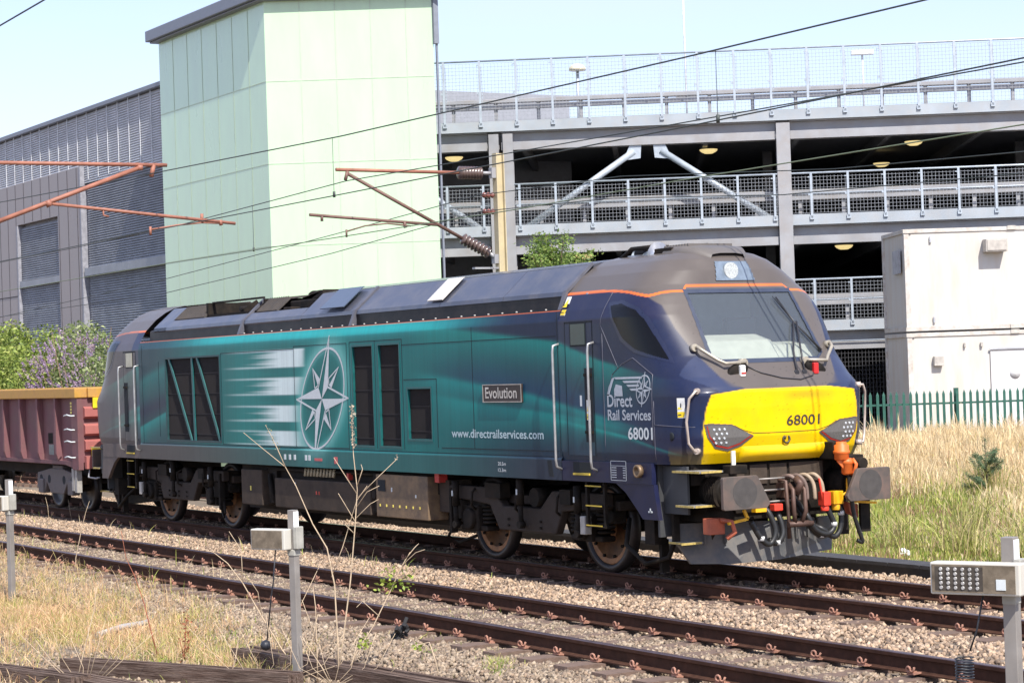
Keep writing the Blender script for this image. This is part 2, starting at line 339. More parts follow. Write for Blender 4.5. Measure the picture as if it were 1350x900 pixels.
for li, (zt, rh) in enumerate(LEV):
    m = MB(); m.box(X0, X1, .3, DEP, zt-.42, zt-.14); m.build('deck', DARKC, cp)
    m = MB(); m.box(X0, X1, .02, .30, zt-.30, zt); m.build('parapet', KERB, cp)
    m = MB()
    for a, b in zip([X0]+bay, bay+[X1]):
        if b-a < .5: continue
        a2, b2 = a+.2, b-.2
        m.box(a2, b2, .12, .45, zt-.335, zt-.305); m.box(a2, b2, .27, .29, zt-.80, zt-.335); m.box(a2, b2, .06, .45, zt-.83, zt-.80); m.box(a2, b2, .045, .085, zt-.83, zt-.60)
    m.build('edge_beam', STEEL, cp)
    m = MB()
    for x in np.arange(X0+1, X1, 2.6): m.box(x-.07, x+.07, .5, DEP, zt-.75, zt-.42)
    m.build('joist', DARKC, cp)
    if li < 3:
        gr = MB(); gr.cyl((X0, .0, zt+rh), (X1, .0, zt+rh), .028, n=8)
        if li: gr.cyl((X0, .02, zt+rh*.5), (X1, .02, zt+rh*.5), .022, n=6)
        gro = gr.build('guard_rail', STEEL2, cp)
        sp = 1.02; xx = .0+ .25
        while xx < 22:
            m = MB()
            m.box(xx-.032, xx+.032, -.03, .015, zt-.12, zt+rh); m.box(xx-.09, xx-.03, -.02, .01, zt+rh*.45, zt+rh*.49); m.box(xx-.09, xx-.03, -.02, .01, zt+rh-.13, zt+rh-.10)
            m.box(xx-.055, xx+.055, -.03, .02, zt-.16, zt-.05); 
            if li == 0: m.bar((xx+.07, .02, zt+.55), (xx+.05, .02, zt+rh-.12), .02, .03)
            m.build('post', STEEL2, gro); xx += sp
        m = MB(); xx = -1.2
        while xx < 19.5: m.box(xx-.004, xx+.004, .004, .012, zt+.02, zt+rh-.08); xx += .1
        zz = zt+.03
        while zz < zt+rh-.05: m.box(-1.2, 19.5, -.004, .004, zz-.004, zz+.004); zz += .1
        m.build('mesh_panel', MESHM, gro)
        # crash barrier behind the mesh
        m = MB(); y0 = .75 if li else 1.0
        for dz in (0, .17): m.prism([(y0, zt+.42+dz), (y0-.07, zt+.45+dz), (y0-.07, zt+.54+dz), (y0, zt+.57+dz)], 'x', X0, X1)
        bo = m.build('crash_barrier', STEEL, cp)
        for x in np.arange(-.8, 21, 1.22): m = MB(); m.box(x-.05, x+.05, y0+.01, y0+.10, zt-.14, zt+.62); m.build('barrier_post', STEEL, bo)
for x in bay:
    if abs(x-1.62) < .1:
        for a in (1.62, 2.02):
            m = MB(); m.box(a-.15, a+.13, -.045, -.02, -.5, 9.12); m.box(a-.02, a+.01, -.02, .3, -.5, 9.12); m.box(a-.15, a+.13, .3, .325, -.5, 9.12); m.build('column', STEEL, cp)
    else:
        m = MB(); m.box(x-.19, x+.19, -.045, -.02, -.5, 9.12); m.box(x-.02, x+.02, -.02, .3, -.5, 9.12); m.box(x-.19, x+.19, .3, .325, -.5, 9.12); m.build('column', STEEL, cp)
for x in bay:
    for y in (8, 16, 24): m = MB(); m.box(x-.15, x+.15, y-.15, y+.15, -.5, 9.1); m.build('column', DARKC, cp)
def brace(a, za, b, zb):
    m = MB(); m.cyl((a, .12, za), (b, .12, zb), .09, n=12); d = .35 if b > a else -.35
    m.prism([(b-d*.9, zb-.25), (b+d*.5, zb-.25+.05), (b+d*.6, zb+.2), (b-d*.3, zb+.2)], 'y', .10, .14); m.build('brace', STEEL2, cp)
for zt in (9.45, 6.48):
    brace(2.2, zt-3.15, 5.55, zt-.95); brace(9.55, zt-3.15, 6.3, zt-.95); brace(1.4, zt-3.15, -1.6, zt-.95)
LAMP = mat('warm_ceiling_lamp', (.9,.75,.35), .4, var=0, emit=(1,.78,.35), estr=.55)
for x, y, z in [(.35,1.5,8.72),(7.7,2.2,8.72),(13.6,2.2,8.72),(13.4,9,8.72),(11.5,2.2,5.8),(4,2.2,5.8)]:
    m = MB(); m.lathe((x, y, z-.17), [(.12,0),(.22,.05),(.26,.10),(.26,.12)], 14); m.build('ceiling_light', LAMP, cp)
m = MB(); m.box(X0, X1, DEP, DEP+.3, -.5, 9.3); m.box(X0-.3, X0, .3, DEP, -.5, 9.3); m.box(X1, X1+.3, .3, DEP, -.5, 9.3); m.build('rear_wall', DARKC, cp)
# ground storey grille
m = MB(); x = 9.9
while x < 16: m.box(x-.007, x+.007, .10, .12, .3, 2.72); x += .095
z = .35
while z < 2.7: m.box(9.9, 16, .12, .135, z-.006, z+.006); z += .12
m.build('ground_grille', mat('grille_dark', (.045,.045,.05), .6, var=0), cp)
m = MB(); m.cyl((9.9, -.02, 2.98), (18, -.02, 2.98), .02, n=6); m.build('conduit', STEEL2, cp)
def cpw(x, y, z): return (cpL.x + math.cos(ang)*x - math.sin(ang)*y, cpL.y + math.sin(ang)*x + math.cos(ang)*y, z)
# things on the roof deck
p = cpw(3.95, 3.2, 0)
m = MB(); m.cyl((p[0],p[1],9.3), (p[0],p[1],11.25), .05, n=8)
lamp = m.build('roof_lamp', STEEL2, org=(p[0],p[1],9.3)); tag(lamp, 'cream domed lamp poking above the top deck railing', 'lamp')
m = MB(); m.lathe((p[0],p[1],11.25), [(.26,0),(.25,.08),(.18,.16),(.06,.2)], 16); m.build('dome', mat('cream_plastic', (.75,.68,.48), .5), lamp)
for xx, zz, yy, lab in ((7.2, 14.5, 6.0, 'thin white lighting mast rising from the roof deck, its flat lamp seen through the rail'), (12.3, 11.35, 3.0, 'short lighting pole on the roof deck with white flat lamp above the top rail')):
    p = cpw(xx, yy, 0); m = MB(); m.cyl((p[0],p[1],9.3), (p[0],p[1],zz), .03, n=8)
    l = m.build('lamp_post', mat('pale_grey_paint', (.6,.62,.64), .5), org=(p[0],p[1],9.3)); tag(l, lab, 'lamp post')
    z2 = 10.75 if xx < 9 else 11.4
    c = Vector((p[0], p[1], z2)); e = Vector((math.cos(ang), math.sin(ang), 0)); m = MB(); m.bar(c-e*.32, c+e*.32, .3, .12); m.build('lamp_head', mat('white_enamel', (.8,.8,.75), .4), l)
# ---------------------------------------------------------------- portable cabins
CW = mat('cabin_white', (.575,.56,.525), .5, var=.04, scale=1.5, dirt=(.50,.36,.21), dirt_amt=.32, dscale=1.3, stretch=(2,2,.35))
CAB = (-13.36, 21.65); cang = math.atan2(.864+.0, .503-.06)
def cabin(z0, label, extra):
    c = thing('portable_cabin', label, 'cabin', (CAB[0], CAB[1], z0), cang, group='stacked portable cabins', localframe=True)
    m = MB(); m.box(.02, 9.0, 0, 2.5, .12, 2.5)
    for x in np.arange(.35, 8.9, .4): m.box(x, x+.2, .004, .02, .15, 2.45)
    m.build('wall', CW, c)
    m = MB(); m.box(-.02, 9.02, -.03, .1, 0, .12); m.box(-.02, 9.02, -.03, .1, 2.5, 2.6); m.box(-.03, .08, -.035, 2.53, 2.5, 2.6); m.box(-.03,.08,-.035,2.53,0,.12); m.box(-.03, .1, -.035, .1, .12, 2.5); m.box(-.03, .1, 2.42, 2.53, .12, 2.5)
    m.box(.08, 9.0, .1, 2.5, 2.5, 2.58)
    m.build('frame', mat('cabin_frame', (.56,.55,.52), .5, var=.08, dirt=(.35,.22,.12), dirt_amt=.5, dscale=5), c, bevel=.006)
    m = MB()
    for x, z in ((0,2.5),(.0,0),(2.7,2.52)): m.box(x-.05, x+.17, -.055, -.03, z, z+.1); m.build('corner_casting', mat('casting', (.5,.47,.42), .6), c); m = MB()
    m.box(2.65, 2.87, -.055, -.03, 0, .1); m.build('corner_casting', mat('casting', (.5,.47,.42), .6), c)
    extra(c)
def ex_up(c):
    m = MB(); m.box(2.0, 2.55, -.36, -.02, 1.95, 2.28); m.box(2.03, 2.52, -.38, -.36, 1.98, 2.25); m.build('air_conditioner', mat('beige_unit', (.44,.41,.37), .6), c, bevel=.01)
    m = MB(); m.box(.63,.68,-.06,-.02,2.25,2.4); m.box(.66,.71,-.06,-.02,.2,.35); m.box(-.06,-.03,.4,1.2,1.5,2.1); m.build('vent', mat('vent_grey', (.42,.43,.46), .5), c)
def ex_low(c):
    m = MB(); m.box(.62, .86, -.16, -.02, 1.75, 2.0); m.box(1.42,1.47,-.08,-.02,2.2,2.32); m.box(1.85,1.91,-.08,-.02,2.2,2.32); m.build('junction_box', mat('beige_unit', (.44,.41,.37), .6), c, bevel=.01)
    m = MB(); m.box(2.1, 3.2, -.05, -.02, .1, 2.12)
    d = m.build('door', mat('door_white', (.62,.61,.60), .5, var=.08, scale=4), c); m = MB(); m.box(2.07, 3.23, -.09, -.05, 2.12, 2.16); m.build('door_hood', mat('vent_grey', (.42,.43,.46), .5), d)
    m = MB(); m.box(2.35, 2.95, -.056, -.051, 1.82, 2.02); m.build('sign', mat('white_sign', (.66,.66,.66), .5), d)
    m = MB(); m.lathe((2.72,-.056,1.5), [(.14,0),(.14,-.008)], 16, 'y'); m.build('disc_mark', mat('grey_mark', (.6,.6,.6), .6), d)
cabin(.47, 'lower white steel cabin with a door, rust streaked, behind the green fence', ex_low)
cabin(3.12, 'upper white steel cabin with a boxy air conditioner, resting on another cabin', ex_up)
# ---------------------------------------------------------------- palisade fence
FG = mat('fence_green', (.020,.095,.070), .5, var=.25, scale=5)
fa = math.atan2(19.96-16.71, -7.43+9.32); F0 = Vector((-9.32, 16.71)); fe = Vector((math.cos(fa), math.sin(fa)))
fn = thing('palisade_fence', 'dark green spiked steel palisade fence in front of the white cabins', 'fence', (F0.x, F0.y, .4), fa, localframe=True)
m = MB(); x = -14.0; i = 0
def pale(m, x, lean):
    vs = [(x-.032, -.012, -.1), (x, .012, -.1), (x+.032, -.012, -.1)]
    h = 1.22; l = lean
    top = [(x-.032+l, -.012, h), (x+l, .012, h), (x+.032+l, -.012, h)]
    m.add(vs+top+[(x+l*1.05, -.002, h+.085)], [(0,2,5,3),(0,3,4,1),(1,4,5,2),(3,5,6),(3,6,4),(4,6,5)])
pm = []
for k in range(100):
    x = -3.4 + k*.152
    m = MB(); pale(m, x, random.uniform(-.012, .012)); m.build('pale', FG, fn)
m = MB(); 
for k in range(70): pale(m, -3.4 - (k+1)*.152, 0)
tag(m.build('hidden_pales', FG, fn), kind='stuff')
m = MB(); m.bar((-14, .03, 1.0), (12, .03, 1.0), .045, .045); m.bar((-14, .03, .1), (12, .03, .1), .045, .045); m.build('rail', FG, fn)
for x in (-10.5, -7.75, -5.0, -2.25, 2.2+.02, 5.0, 7.8, 10.6):
    m = MB(); m.box(x-.05, x+.05, .05, .13, -.2, 1.34); m.build('post', FG, fn)
m = MB(); m.bar((-.0, -1.0+1.6, .07), (6.5, -1.0+1.6, .07), .14, .12); m.bar((0, .65, -.12), (6.5, .65, -.12), .14, .10)
m2 = m
q = Matrix.Rotation(fa, 3, 'Z')
m3 = MB(); m3.v = [tuple(q @ Vector(v) + Vector((F0.x, F0.y, .4))) for v in m.v]; m3.f = m.f; m3.sm = m.sm; m3.mi = m.mi
o = m3.build('pale_girder', mat('white_blue_steel', (.66,.70,.74), .5, var=.15), org=(F0.x, F0.y, .4)); tag(o, 'long pale steel girders lying behind the green fence', 'girder')
m = MB(); c = F0 + fe*(-.05) + Vector((-fe.y, fe.x))*.55; m.box(c.x-.06, c.x+.06, c.y-.06, c.y+.06, .2, .75); o = m.build('marker_post', mat('marker_yellow', (.75,.55,.05), .5), org=(c.x, c.y, .2)); tag(o, 'short yellow marker post at the end of the pale girders', 'post')
# ================================================================ locomotive
loco = thing('diesel_locomotive', 'teal and navy diesel locomotive with yellow nose, compass rose and number 68001', 'locomotive', (0,0,0))
NAVY = (.013,.016,.050); TEAL = (.002,.145,.135); TEALL = (.010,.30,.27); WHITE = (.74,.86,.83); BLK = (.105,.090,.082); YEL = (.86,.555,.0); ORG = (.75,.16,.03)
LIV = mat('livery_paint', None, .34, var=.13, scale=2.2, vcol=True, spec=.16, bump=.12, bscale=2.5, dirt=(.06,.055,.05), dirt_amt=.16, dscale=2.2)
LIVC = mat('cab_paint', None, .34, var=.08, scale=3, vcol=True, coat=.12, spec=.25, dirt=(.09,.08,.07), dirt_amt=.10, dscale=4)
NAVM = mat('navy_paint', NAVY, .36, var=.15, scale=3, spec=.25, dirt=(.05,.04,.035), dirt_amt=.25, dscale=4)
ROOFM = mat('roof_navy', (.050,.058,.088), .36, var=.2, scale=1.6, coat=.4, dirt=(.13,.12,.12), dirt_amt=.6, dscale=3)
ROOFG = mat('roof_grey', (.12,.108,.10), .5, var=.15, scale=3, dirt=(.13,.11,.095), dirt_amt=.5, dscale=3)
LINEM = mat('panel_gap', (.008,.012,.016), .8, var=0)
DKM = mat('dark_grille', (.020,.016,.016), .75, var=.3, scale=30, stretch=(1,1,.1))
TEALM = mat('teal_bar', (.006,.095,.095), .45, var=.2, scale=8)
WH = mat('white_marking', (.62,.66,.66), .5, var=.1, scale=20)
WHG = mat('grey_white_marking', (.42,.46,.50), .5, var=.15, scale=20)
ORM = mat('orange_line', (.70,.15,.03), .5, var=.15, scale=8)
UND = mat('underframe_brown', (.055,.042,.033), .8, spec=.2, var=.3, scale=4, dirt=(.11,.078,.055), dirt_amt=.5, dscale=3, bump=.2)
BLKM = mat('grimy_black', (.014,.012,.010), .75, var=.3, scale=8, spec=.15, dirt=(.055,.038,.027), dirt_amt=.4, dscale=4)
CHR = mat('steel_rail', (.62,.60,.56), .38, metal=.6, var=.15)
def mix(a, b, t): t = np.clip(t, 0, 1)[..., None]; return a*(1-t) + np.asarray(b)*t
def beam(X, Z, xs, zs, w0, w1, amp, C, colr, x_in=.8, up=.25):
    zc = np.interp(X, xs, zs); a = sstep(xs[0]-.01, xs[0]+x_in, X)*(1-sstep(xs[-1]-x_in*1.2, xs[-1], X)); wd = np.interp(X, [xs[0], xs[-1]], [w0, w1])
    d = Z-zc; s = np.where(d > 0, np.exp(-(d/(wd*up))**2), np.exp(-(np.abs(d)/wd)**1.3))
    return mix(C, colr, s*a*amp)
def livery(X, Z):
    C = np.broadcast_to(np.array(TEAL), X.shape+(3,)).copy()
    C = mix(C, (.003,.175,.165), np.exp(-((X-1.6)/2.4)**2)*.7)
    C = mix(C, TEALL, .55*np.exp(-((X-.35)/1.0)**2-((Z-2.15)/.75)**2))
    nf = sstep(2.6, 6.4, X + .55*(Z-2.2)); C = mix(C, NAVY, nf*.95)
    C = mix(C, (.010,.035,.095), .9*sstep(3.3, 5.5, X)*np.exp(-((Z-(2.55-.13*(X-4)))/.22)**2))
    C = mix(C, NAVY, .75*sstep(3.8, 5.6, X)*np.exp(-((Z-(2.02-.065*(X-4)))/.06)**2))
    C = beam(X, Z, [2.8, 4.57, 7.14, 8.06, 9.6], [3.16, 3.03, 2.80, 2.56, 2.28], .40, .22, .88, C, (.006,.24,.21), 1.2, .12)
    C = beam(X, Z, [3.0, 4.52, 6.46, 7.09, 8.19, 9.4], [2.50, 2.36, 2.16, 2.06, 1.88, 1.70], .22, .10, .75, C, (.006,.27,.25), 1.3, .3)
    C = beam(X, Z, [3.3, 5.0, 7.06, 8.0, 9.2], [2.22, 2.07, 1.93, 1.85, 1.70], .38, .12, .80, C, (.006,.26,.24), 1.5, .16)
    C = beam(X, Z, [6.9, 7.26, 8.67, 9.7], [1.88, 1.855, 1.675, 1.46], .035, .012, .9, C, (.010,.30,.27), .3, .8)
    # light caught by the slanted strip under the gutter, painted as brighter teal
    C = mix(C, (.02,.42,.42), .85*np.exp(-((Z-3.15)/.09)**2)*sstep(-6.2,-3.0,X)*(1-sstep(2.6,6.3,X)))
    # rear end: navy wedges and grime
    rf = 1-sstep(-6.9, -3.6, X); C = mix(C, (.016,.018,.045), rf*.75)
    C = beam(X, Z, [-7.6,-6.8,-5.73,-3.6], [2.35,2.55,2.76,3.0], .30, .2, .6, C, (.006,.22,.20), .9, .3)
    C = beam(X, Z, [-7.9,-6.87,-5.80,-5.0], [1.52,1.75,1.98,2.05], .25, .12, .8, C, (.008,.30,.27), .6, .12)
    C = mix(C, NAVY, .8*np.exp(-((Z-(2.17+.16*(X+5.8)))/.14)**2)*(1-sstep(-6, -5.0, X)))
    # white speed streaks
    for z0, z1 in ((1.46,1.68),(1.83,2.07),(2.24,2.50),(2.66,2.93)):
        zz = np.abs(Z-(z0+z1)/2)/((z1-z0)/2); inside = 1-sstep(.95, 1.02, zz)
        ed = np.exp(-((zz-.93)/.10)**2)
        r = np.sin(Z*57)*.3+np.sin(Z*131)*.2
        fill = sstep(-2.2+r, -1.1+.3*r, X); line = sstep(-3.45, -2.3, X)
        fade = 1-sstep(-.30,-.1, X)
        C = mix(C, WHITE, np.clip(inside*fill*.98, 0, 1)*fade)
        C = mix(C, WHITE, np.clip(ed*line*.9, 0, 1)*fade)
        C = mix(C, TEALL, .3*np.exp(-((Z-(z0+z1)/2)/.3)**2)*sstep(-3.4,-2.4,X)*(1-fill)*fade)
    # compass glow
    u = (X-.41-.34*(Z-2.17)/.93)/.90; v = (Z-2.17)/.93; rr = np.sqrt(u*u+v*v)
    C = mix(C, TEAL, (1-sstep(.80,.83,rr))*1.0)
    C = mix(C, (.35,.72,.66), .75*np.exp(-np.where(rr>.82,(rr-.82)/.14,(.82-rr)/.07)**2))
    C = mix(C, TEALL, .5*np.exp(-((rr-.9)/.25)**2))
    # grimy lower strip
    lo = 1-sstep(1.38, 1.44, Z); gr = 1-sstep(-5.5, 0.5, X); C = mix(C, (.10,.075,.065), lo*gr*.85); C = mix(C, (.05,.06,.07), lo*.35)
    C = mix(C, ORG, (sstep(3.195,3.2,Z))*1.0)
    # vertical rain streaks
    n = rng.random(4096); k = (np.abs(X*40).astype(int)) % 4096; C = C*(1 + (n[k][...,None]-.5)*.12)
    return C
def yprof(Z): return np.interp(Z, [1.15,1.405,1.42,3.08,3.21], [1.362,1.362,1.345,1.345,1.300])
GR = [(-5.86,-3.48,1.50,2.88),(1.47,2.10,1.50,2.91),(2.30,2.93,1.50,2.91),(3.16,3.83,1.61,2.29)]
def breaks(lo, hi, bs, st):
    p = sorted(set([lo, hi]+list(bs))); out = []
    for a, b in zip(p[:-1], p[1:]): out.append(np.linspace(a, b, max(2, int(round((b-a)/st))+1))[:-1])
    return np.concatenate(out+[[hi]])
bx = breaks(-7.17, 7.17, [g[0] for g in GR]+[g[1] for g in GR], .016)
bz = breaks(1.15, 3.21, [g[2] for g in GR]+[g[3] for g in GR]+[1.405,1.42,3.08,3.195], .014)
BX, BZ = np.meshgrid(bx, bz); BC = livery(BX, BZ)
bi = np.arange(BX.size).reshape(BX.shape)
cx_ = (BX[:-1,:-1]+BX[1:,1:])/2; cz_ = (BZ[:-1,:-1]+BZ[1:,1:])/2; keep = np.ones(cx_.shape, bool)
for g in GR: keep &= ~((cx_>g[0])&(cx_<g[1])&(cz_>g[2])&(cz_<g[3]))
BF = np.stack([bi[:-1,:-1], bi[:-1,1:], bi[1:,1:], bi[1:,:-1]], -1)[keep]
V = np.stack([BX, -yprof(BZ), BZ], -1).reshape(-1, 3)
npmesh('body_side', V, BF, LIV, BC.reshape(-1, 3), parent=loco)
V2 = V*np.array([1,-1,1]); npmesh('body_side', V2, BF[:, ::-1], LIV, BC.reshape(-1, 3), parent=loco)
# dark core, grilles
m = MB(); m.box(-7.1, 7.1, -1.27, 1.27, 1.2, 3.15); m.box(-9.0, 9.0, -1.1, 1.1, 1.12, 1.36); m.build('inner_frame', BLKM, loco)
for gi, g in enumerate(GR):
    m = MB(); 
    for s in (1,):
        a, b, c, d = g; y0, y1 = -1.347, -1.275
        m.box(a-.03, a, y0-.004, y1, c-.03, d+.03); m.box(b, b+.03, y0-.004, y1, c-.03, d+.03); m.box(a, b, y0-.004, y1, c-.03, c); m.box(a, b, y0-.004, y1, d, d+.03)
    fr = m.build('grille_frame', TEALM if gi else mat('dark_teal_frame', (.012,.05,.055), .5), loco)
    m = MB(); x = g[0]+.02
    while x < g[1]-.01: m.box(x-.006, x+.006, -1.315, -1.275, g[2], g[3]); x += .03
    z = g[2]+.1
    while z < g[3]: m.box(g[0], g[1], -1.318, -1.30, z-.006, z+.006); z += .34
    m.build('grille', DKM, fr)
m = MB()
for (xa, za, xb, zb) in ((-5.72,2.88,-4.78,1.5),(-4.68,2.88,-4.62,1.5),(-4.45,2.88,-3.55,1.5)):
    m.bar((xa, -1.335, za), (xb, -1.335, zb), .012, .06, up=(0,1,0)) if False else m.prism([(xa-.035,za),(xa+.035,za),(xb+.035,zb),(xb-.035,zb)], 'y', -1.343, -1.325)
m.build('grille_brace', TEALM, loco)
# panel gaps, rivets, markings on the side
def sline(m, xa, za, xb, zb, w=.008, e=.003):
    y = -float(yprof(np.array((za+zb)/2)))
    if abs(xb-xa) > abs(zb-za): m.prism([(xa,za-w/2),(xb,zb-w/2),(xb,zb+w/2),(xa,za+w/2)], 'y', y-e, y+.001)
    else: m.prism([(xa-w/2,za),(xa+w/2,za),(xb+w/2,zb),(xb-w/2,zb)], 'y', y-e, y+.001)
m = MB()
for l in ((-7.1,1.43,7.1,1.43),(-3.4,2.93,-.55,2.93),(-.55,2.97,1.28,2.97),(-.55,1.45,-.55,2.97),(1.28,1.43,1.28,2.97),(1.38,1.46,1.38,2.98),(2.19,1.46,2.19,2.98),(3.02,1.46,3.02,2.98),(1.38,2.98,3.02,2.98),(3.02,2.90,7.1,2.90),
          (5.0,1.5,5.0,3.08),(3.05,2.42,4.0,2.42),(4.0,1.5,4.0,2.42),(-6.2,1.55,-6.2,2.85),(4.1,1.50,7.1,1.50),(7.14,1.2,7.14,3.19),(-7.0,1.2,-7.0,3.15),(1.28,1.45,-3.4,1.45),(-3.4,1.45,-3.4,2.93)): sline(m, *l)
m.build('panel_gap', LINEM, loco)
m = MB()
for x in np.arange(-2.6, 7.0, .36): m.cyl((x, -1.26, 3.215), (x, -1.26, 3.24), .016, .012, 8)
m.build('gutter_bolt', mat('bolt_grey', (.35,.33,.31), .5), loco)
# gutter, cove, roof panels
def slope_sheet(m, xa, xb, pts, t=.02):
    poly = [(-a, b) for a, b in pts] + [(-(a-.01), b-t) for a, b in pts[::-1]]
    m.prism(poly, 'x', xa, xb)
m = MB(); m.prism([(-1.305,3.19),(-1.29,3.222),(-1.20,3.222),(-1.19,3.39),(-1.15,3.41),(-1.1,3.2)], 'x', -6.95, 7.17); m.prism([(1.305,3.19),(1.29,3.222),(1.20,3.222),(1.19,3.39),(1.15,3.41),(1.1,3.2)], 'x', -6.95, 7.17)
m.build('roof_cove', mat('cove_gloss', (.010,.010,.013), .4, var=.25, scale=2, spec=.15, dirt=(.06,.045,.04), dirt_amt=.4, dscale=2.5), loco)
RP = [(1.205,3.385),(1.19,3.44),(.82,3.765),(.79,3.78)]
for xa, xb in ((3.9,5.6),(5.61,7.12),(1.36,3.89),(-.55,1.27)):
    m = MB(); m.prism([(-1.205,3.385),(-1.19,3.44),(-.82,3.765),(-.8,3.74),(-1.16,3.40)], 'x', xa, xb); m.build('roof_panel', ROOFM, loco); m = MB(); m.prism([(1.205,3.385),(1.19,3.44),(.82,3.765),(.8,3.74),(1.16,3.40)], 'x', xa, xb); m.build('roof_panel', ROOFM, loco)
m = MB(); m.prism([(-.79,3.775),(-.3,3.845),(.3,3.845),(.79,3.775),(.79,3.70),(-.79,3.70)], 'x', -.6, 7.14); m.build('roof_top', ROOFM, loco)
m = MB(); slope_sheet(m, -6.75, -.56, [(1.205,3.385),(1.19,3.44),(1.07,3.55),(1.03,3.56)]); m.box(-6.75,-.56,-1.03,1.03,3.3,3.42); slope_sheet(m, -6.75,-6.15,RP); m.box(-6.75,-.56,1.0,1.2,3.3,3.5)
m.build('roof_panel', ROOFM, loco)
m = MB()
for x in (7.13, 1.31, -2.78):
    m.prism([(-1.30,3.215),(-1.225,3.40),(-1.205,3.45),(-.82,3.79),(-.79,3.77),(-1.18,3.42),(-1.2,3.215)], 'x', x-.035, x+.035)
m.build('roof_rib', mat('rib_grey', (.10,.10,.12), .45, var=.2), loco)
m = MB(); slope_sheet(m, 3.55, 3.98, [(1.195,3.47),(.86,3.765),(.84,3.77)], .01)
m.v = [(x, y-.012, z+.012) for x, y, z in m.v]; m.build('roof_vent', mat('pale_mesh', (.55,.53,.50), .6, var=.35, scale=60), loco)
m = MB(); slope_sheet(m, .15, .95, [(1.195,3.50),(.86,3.79),(.84,3.795)], .01); m.v = [(x, y-.016, z+.012) for x, y, z in m.v]; m.build('roof_hatch', mat('hatch_blue', (.06,.085,.13), .35, coat=.4, var=.1), loco)
BRM = mat('roof_mesh_brown', (.06,.052,.048), .7, var=.3, scale=40, dirt=(.10,.08,.06), dirt_amt=.5)
for xa, xb in ((-6.1,-4.75),(-2.55,-1.75)):
    m = MB(); slope_sheet(m, xa, xb, [(1.06,3.57),(.82,3.775),(.2,3.82)], .03)
    x = xa+.05
    while x < xb: m.bar((x, -1.063, 3.572), (x, -.82, 3.785), .015, .012); x += .07
    m.build('roof_louvre', BRM, loco)
m = MB(); m.box(-4.74,-2.6,-1.0,-.96,3.42,3.60); m.box(-4.74,-2.6,.5,.56,3.42,3.80); m.box(-4.78,-4.7,-1.0,.5,3.42,3.80); m.box(-2.62,-2.56,-.9,.5,3.42,3.78)
for x in (-4.2, -3.15): m.lathe((x,-.2,3.42), [(.42,0),(.42,.28),(.38,.30),(.10,.30)], 20)
m.bar((-4.7,-.9,3.80), (-2.6,-.9,3.80), .05,.03); m.bar((-3.6,-.98,3.5),(-3.5,-.6,3.75),.04,.12); m.build('fan_well', BLKM, loco)
m = MB(); m.box(-1.7,-.6,-.85,.8,3.42,3.70); m.prism([(-1.7,3.70),(-1.15,3.70),(-.60,3.84),(-.60,3.70)], 'y', -.80, .8); m.lathe((-1.9,-.3,3.76), [(.11,0),(.13,.06),(.07,.11)], 12); m.lathe((-1.68,-.3,3.76), [(.11,0),(.13,.06),(.07,.11)], 12)
m.box(-6.4,-5.5,-.5,.5,3.78,3.83); m.box(-1.6,-1.3,-1.02,-.85,3.5,3.6)
m.build('roof_equipment', BLKM, loco, bevel=.02)
# ---------------------------------------------------------------- cab surface
Zk=[1.38,1.50,1.67,1.80,2.00,2.18,2.24,2.58,3.08,3.20,3.40,3.43,3.60,3.73,3.80,3.86,3.885]
WSk=[1.33,1.345,1.345,1.345,1.345,1.345,1.345,1.345,1.345,1.30,1.19,1.16,.99,.80,.64,.36,.05]
XFk=[9.74,9.82,9.87,9.88,9.90,9.91,9.88,9.60,9.24,9.16,9.02,9.00,8.95,8.88,8.78,8.55,8.3]
NZk=[1.38,2.15,2.35,2.6,3.3,3.4,3.6,3.885]; NNk=[6,6,4.6,4.0,4.0,3.6,3.0,2.5]
def crow(z, nf=150, ns=75):
    ws=np.interp(z,Zk,WSk); xf=np.interp(z,Zk,XFk); n=np.interp(z,NZk,NNk)
    # arc-length-ish resample of the superellipse
    t=np.linspace(0,1,1600)*np.pi/2; X=8.3+(xf-8.3)*np.sin(t)**(2/n); Y=ws*np.cos(t)**(2/n)
    s=np.concatenate([[0],np.cumsum(np.hypot(np.diff(X),np.diff(Y)))]); u=np.linspace(0,s[-1],nf); X=np.interp(u,s,X); Y=np.interp(u,s,Y)
    xs=np.linspace(7.17,8.3,ns)[:-1]; return np.concatenate([xs,X]), np.concatenate([np.full(len(xs),ws),Y])
def yside(X, z):
    Xr, Yr = crow(z); return float(np.interp(X, Xr, Yr))
def xfront(Y, z):
    Xr, Yr = crow(z); return float(np.interp(-abs(Y), -Yr, Xr))
zz = np.unique(np.concatenate([np.arange(1.38, 3.80, .0115), np.linspace(3.80, 3.885, 14)]))
CX=[];CY=[];CZ=[]
for z in zz:
    a,b=crow(z); CX.append(np.concatenate([a, a[::-1][1:]])); CY.append(np.concatenate([-b, b[::-1][1:]])); CZ.append(np.full(len(a)*2-1, z))
CX=np.array(CX);CY=np.array(CY);CZ=np.array(CZ)
AY=np.abs(CY)
C = livery(CX, np.clip(CZ,1.2,3.19)); C = mix(C, NAVY, sstep(8.2,9.3,CX)*.6)
# upper side band navy (no painted light band on cab)
C = mix(C, NAVY, sstep(3.0,3.05,CZ)*1.0)
